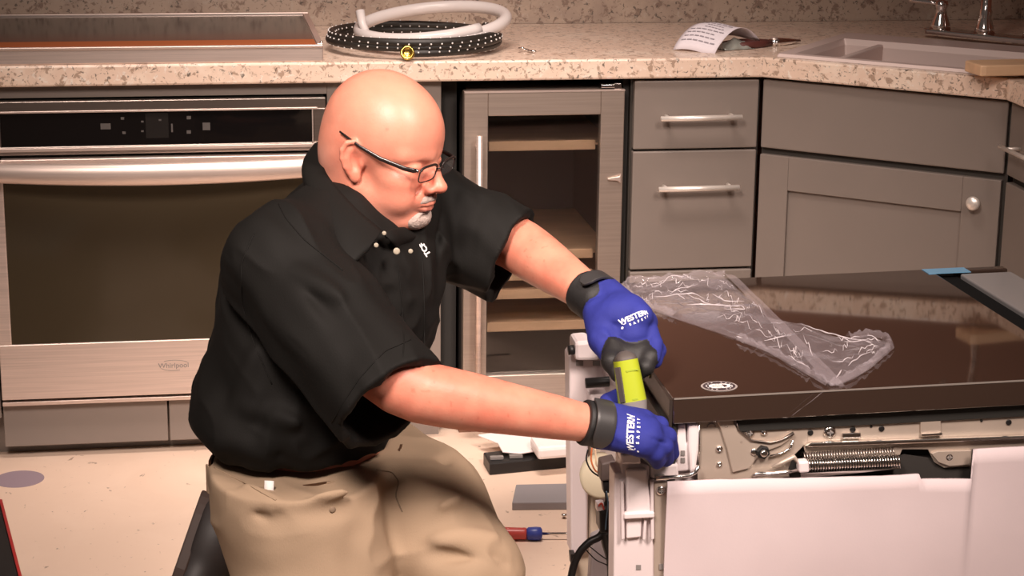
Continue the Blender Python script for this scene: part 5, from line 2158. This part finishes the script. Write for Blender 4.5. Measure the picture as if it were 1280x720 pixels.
def black_l(P):
    d = s_ell(P, W3(785, 451, 3.000), np.array([.036, .026, .030]))
    d = smin(d, s_chain(P, [W3(766, 436, 2.990), W3(764, 452, 2.966), W3(772, 468, 2.958)], [.0165, .0140, .0115], .006), .012)
    d = smin(d, s_chain(P, [W3(800, 432, 3.005), W3(812, 446, 2.985), W3(807, 459, 2.975), W3(800, 466, 2.978)], [.0150, .0128, .0120, .0105], .005), .010)
    cf = s_cap(P, WR_L - (WR_L - EL_L) * .15, wl_, .0365, .0360)
    ax = (WR_L - EL_L) / np.linalg.norm(WR_L - EL_L)
    cf = smax(cf, ((wl_ - (WR_L - EL_L) * .13) - P) @ ax, .004)
    return smin(d, cf, .004)


pts = np.array([wl_] + knl + [W3(760, 470, 2.95), W3(820, 465, 2.95), W3(790, 470, 3.05)])
gl2, sdf_gl = make_glove('glove', blue_l, black_l, [(W3(755, 395, 3.02), W3(780, 415, 2.99), .007, -.003), (W3(750, 412, 3.0), W3(770, 424, 2.97), .006, .003)], pts.min(0) - .07, pts.max(0) + .06)
fxl = (WR_L - EL_L) / np.linalg.norm(WR_L - EL_L)
obj('strap', strap(WR_L + fxl * .004, fxl, .0375, .026, -.95, .75, .004, (.1, -.45, 1.)), M_strap, gl2, .001)
q, g = hit(sdf_gl, 795, 397)
glove_text(gl2, sdf_gl, q, W3(808, 393, 3.0) - W3(782, 404, 3.0), g, .0118, 2)

# ------------------------------------------------------------------ lime green stick driver
d0, d1 = W3(781, 445, 2.945), W3(792, 512, 2.945)
ax = (d1 - d0)
LD = np.linalg.norm(ax)
ax = ax / LD
fr = np.array([0., -1, .3])
fr = fr - ax * (fr @ ax)
fr /= np.linalg.norm(fr)
sdv = np.cross(ax, fr)
drv = empty('power_screwdriver', 'slim lime green cordless screwdriver with dark cap gripped in the gloved hands', 'screwdriver', tuple(d0 + ax * LD))


def body_rings(t0, t1, prof, n=26, m=16):
    def f(u, v):
        t = t0 + (t1 - t0) * u
        a = v * 2 * PI
        rx, ry = prof(u)
        c, s = math.cos(a), math.sin(a)
        e = .75
        return Vector(d0 + ax * (t * LD) + sdv * (rx * abs(c) ** e * (1 if c > 0 else -1)) + fr * (ry * abs(s) ** e * (1 if s > 0 else -1)))
    return MB().grid(f, m, n)


M_lime = mat('lime_plastic', (.33, .39, .02), .35)
M_dgrey = mat('dark_grey_rubber', (.075, .062, .056), .6)
shell = obj('shell', body_rings(.07, .86, lambda u: (.0178 + .0030 * u, .020 + .002 * u), m=14), M_lime, drv)
obj('cap', body_rings(-.10, .20, lambda u: (.0168 * math.sin(min(1, .05 + u * 1.6) * PI / 2) ** .6 * (1 - .12 * max(0, u - .7)), .0195 * math.sin(min(1, .05 + u * 1.6) * PI / 2) ** .6)), M_dgrey, drv)
obj('base_collar', body_rings(.84, 1.10, lambda u: (.0212 - .003 * u, .0222 - .003 * u)), mat('mid_grey_plastic', (.21, .19, .18), .5), drv)
obj('bit', MB().cyl(d0 + ax * LD * 1.08, d0 + ax * (LD * 1.08 + .05), .0035, 8), M_chrome, drv)
q = d0 + ax * (LD * .5) - sdv * .0 
for sg, t_, w_, h_ in ((1, .50, .0045, .026),):
    qq = d0 + ax * (LD * t_) + sdv * sg * .0165 + fr * .0150
    nn = (sdv * sg * .8 + fr * .6)
    nn /= np.linalg.norm(nn)
    s2 = np.cross(ax, nn)
    RM = Matrix([[s2[0], nn[0], ax[0], qq[0]], [s2[1], nn[1], ax[1], qq[1]], [s2[2], nn[2], ax[2], qq[2]], [0, 0, 0, 1]])
    obj('side_label', MB().box((-w_, -.001, -h_), (w_, .0022, h_), RM), M_dgrey, shell)
for k, (t_, xx, w_) in enumerate(((.27, -.003, .009), (.80, .0, .004))):
    qq = d0 + ax * (LD * t_) + sdv * xx + fr * (.0219 if k else .0208)
    RM = Matrix([[sdv[0], fr[0], ax[0], qq[0]], [sdv[1], fr[1], ax[1], qq[1]], [sdv[2], fr[2], ax[2], qq[2]], [0, 0, 0, 1]])
    obj('groove', MB().box((-w_, -.002, -.0012), (w_, .0003, .0012), RM), mat('lime_dark', (.26, .33, .015), .5), shell)
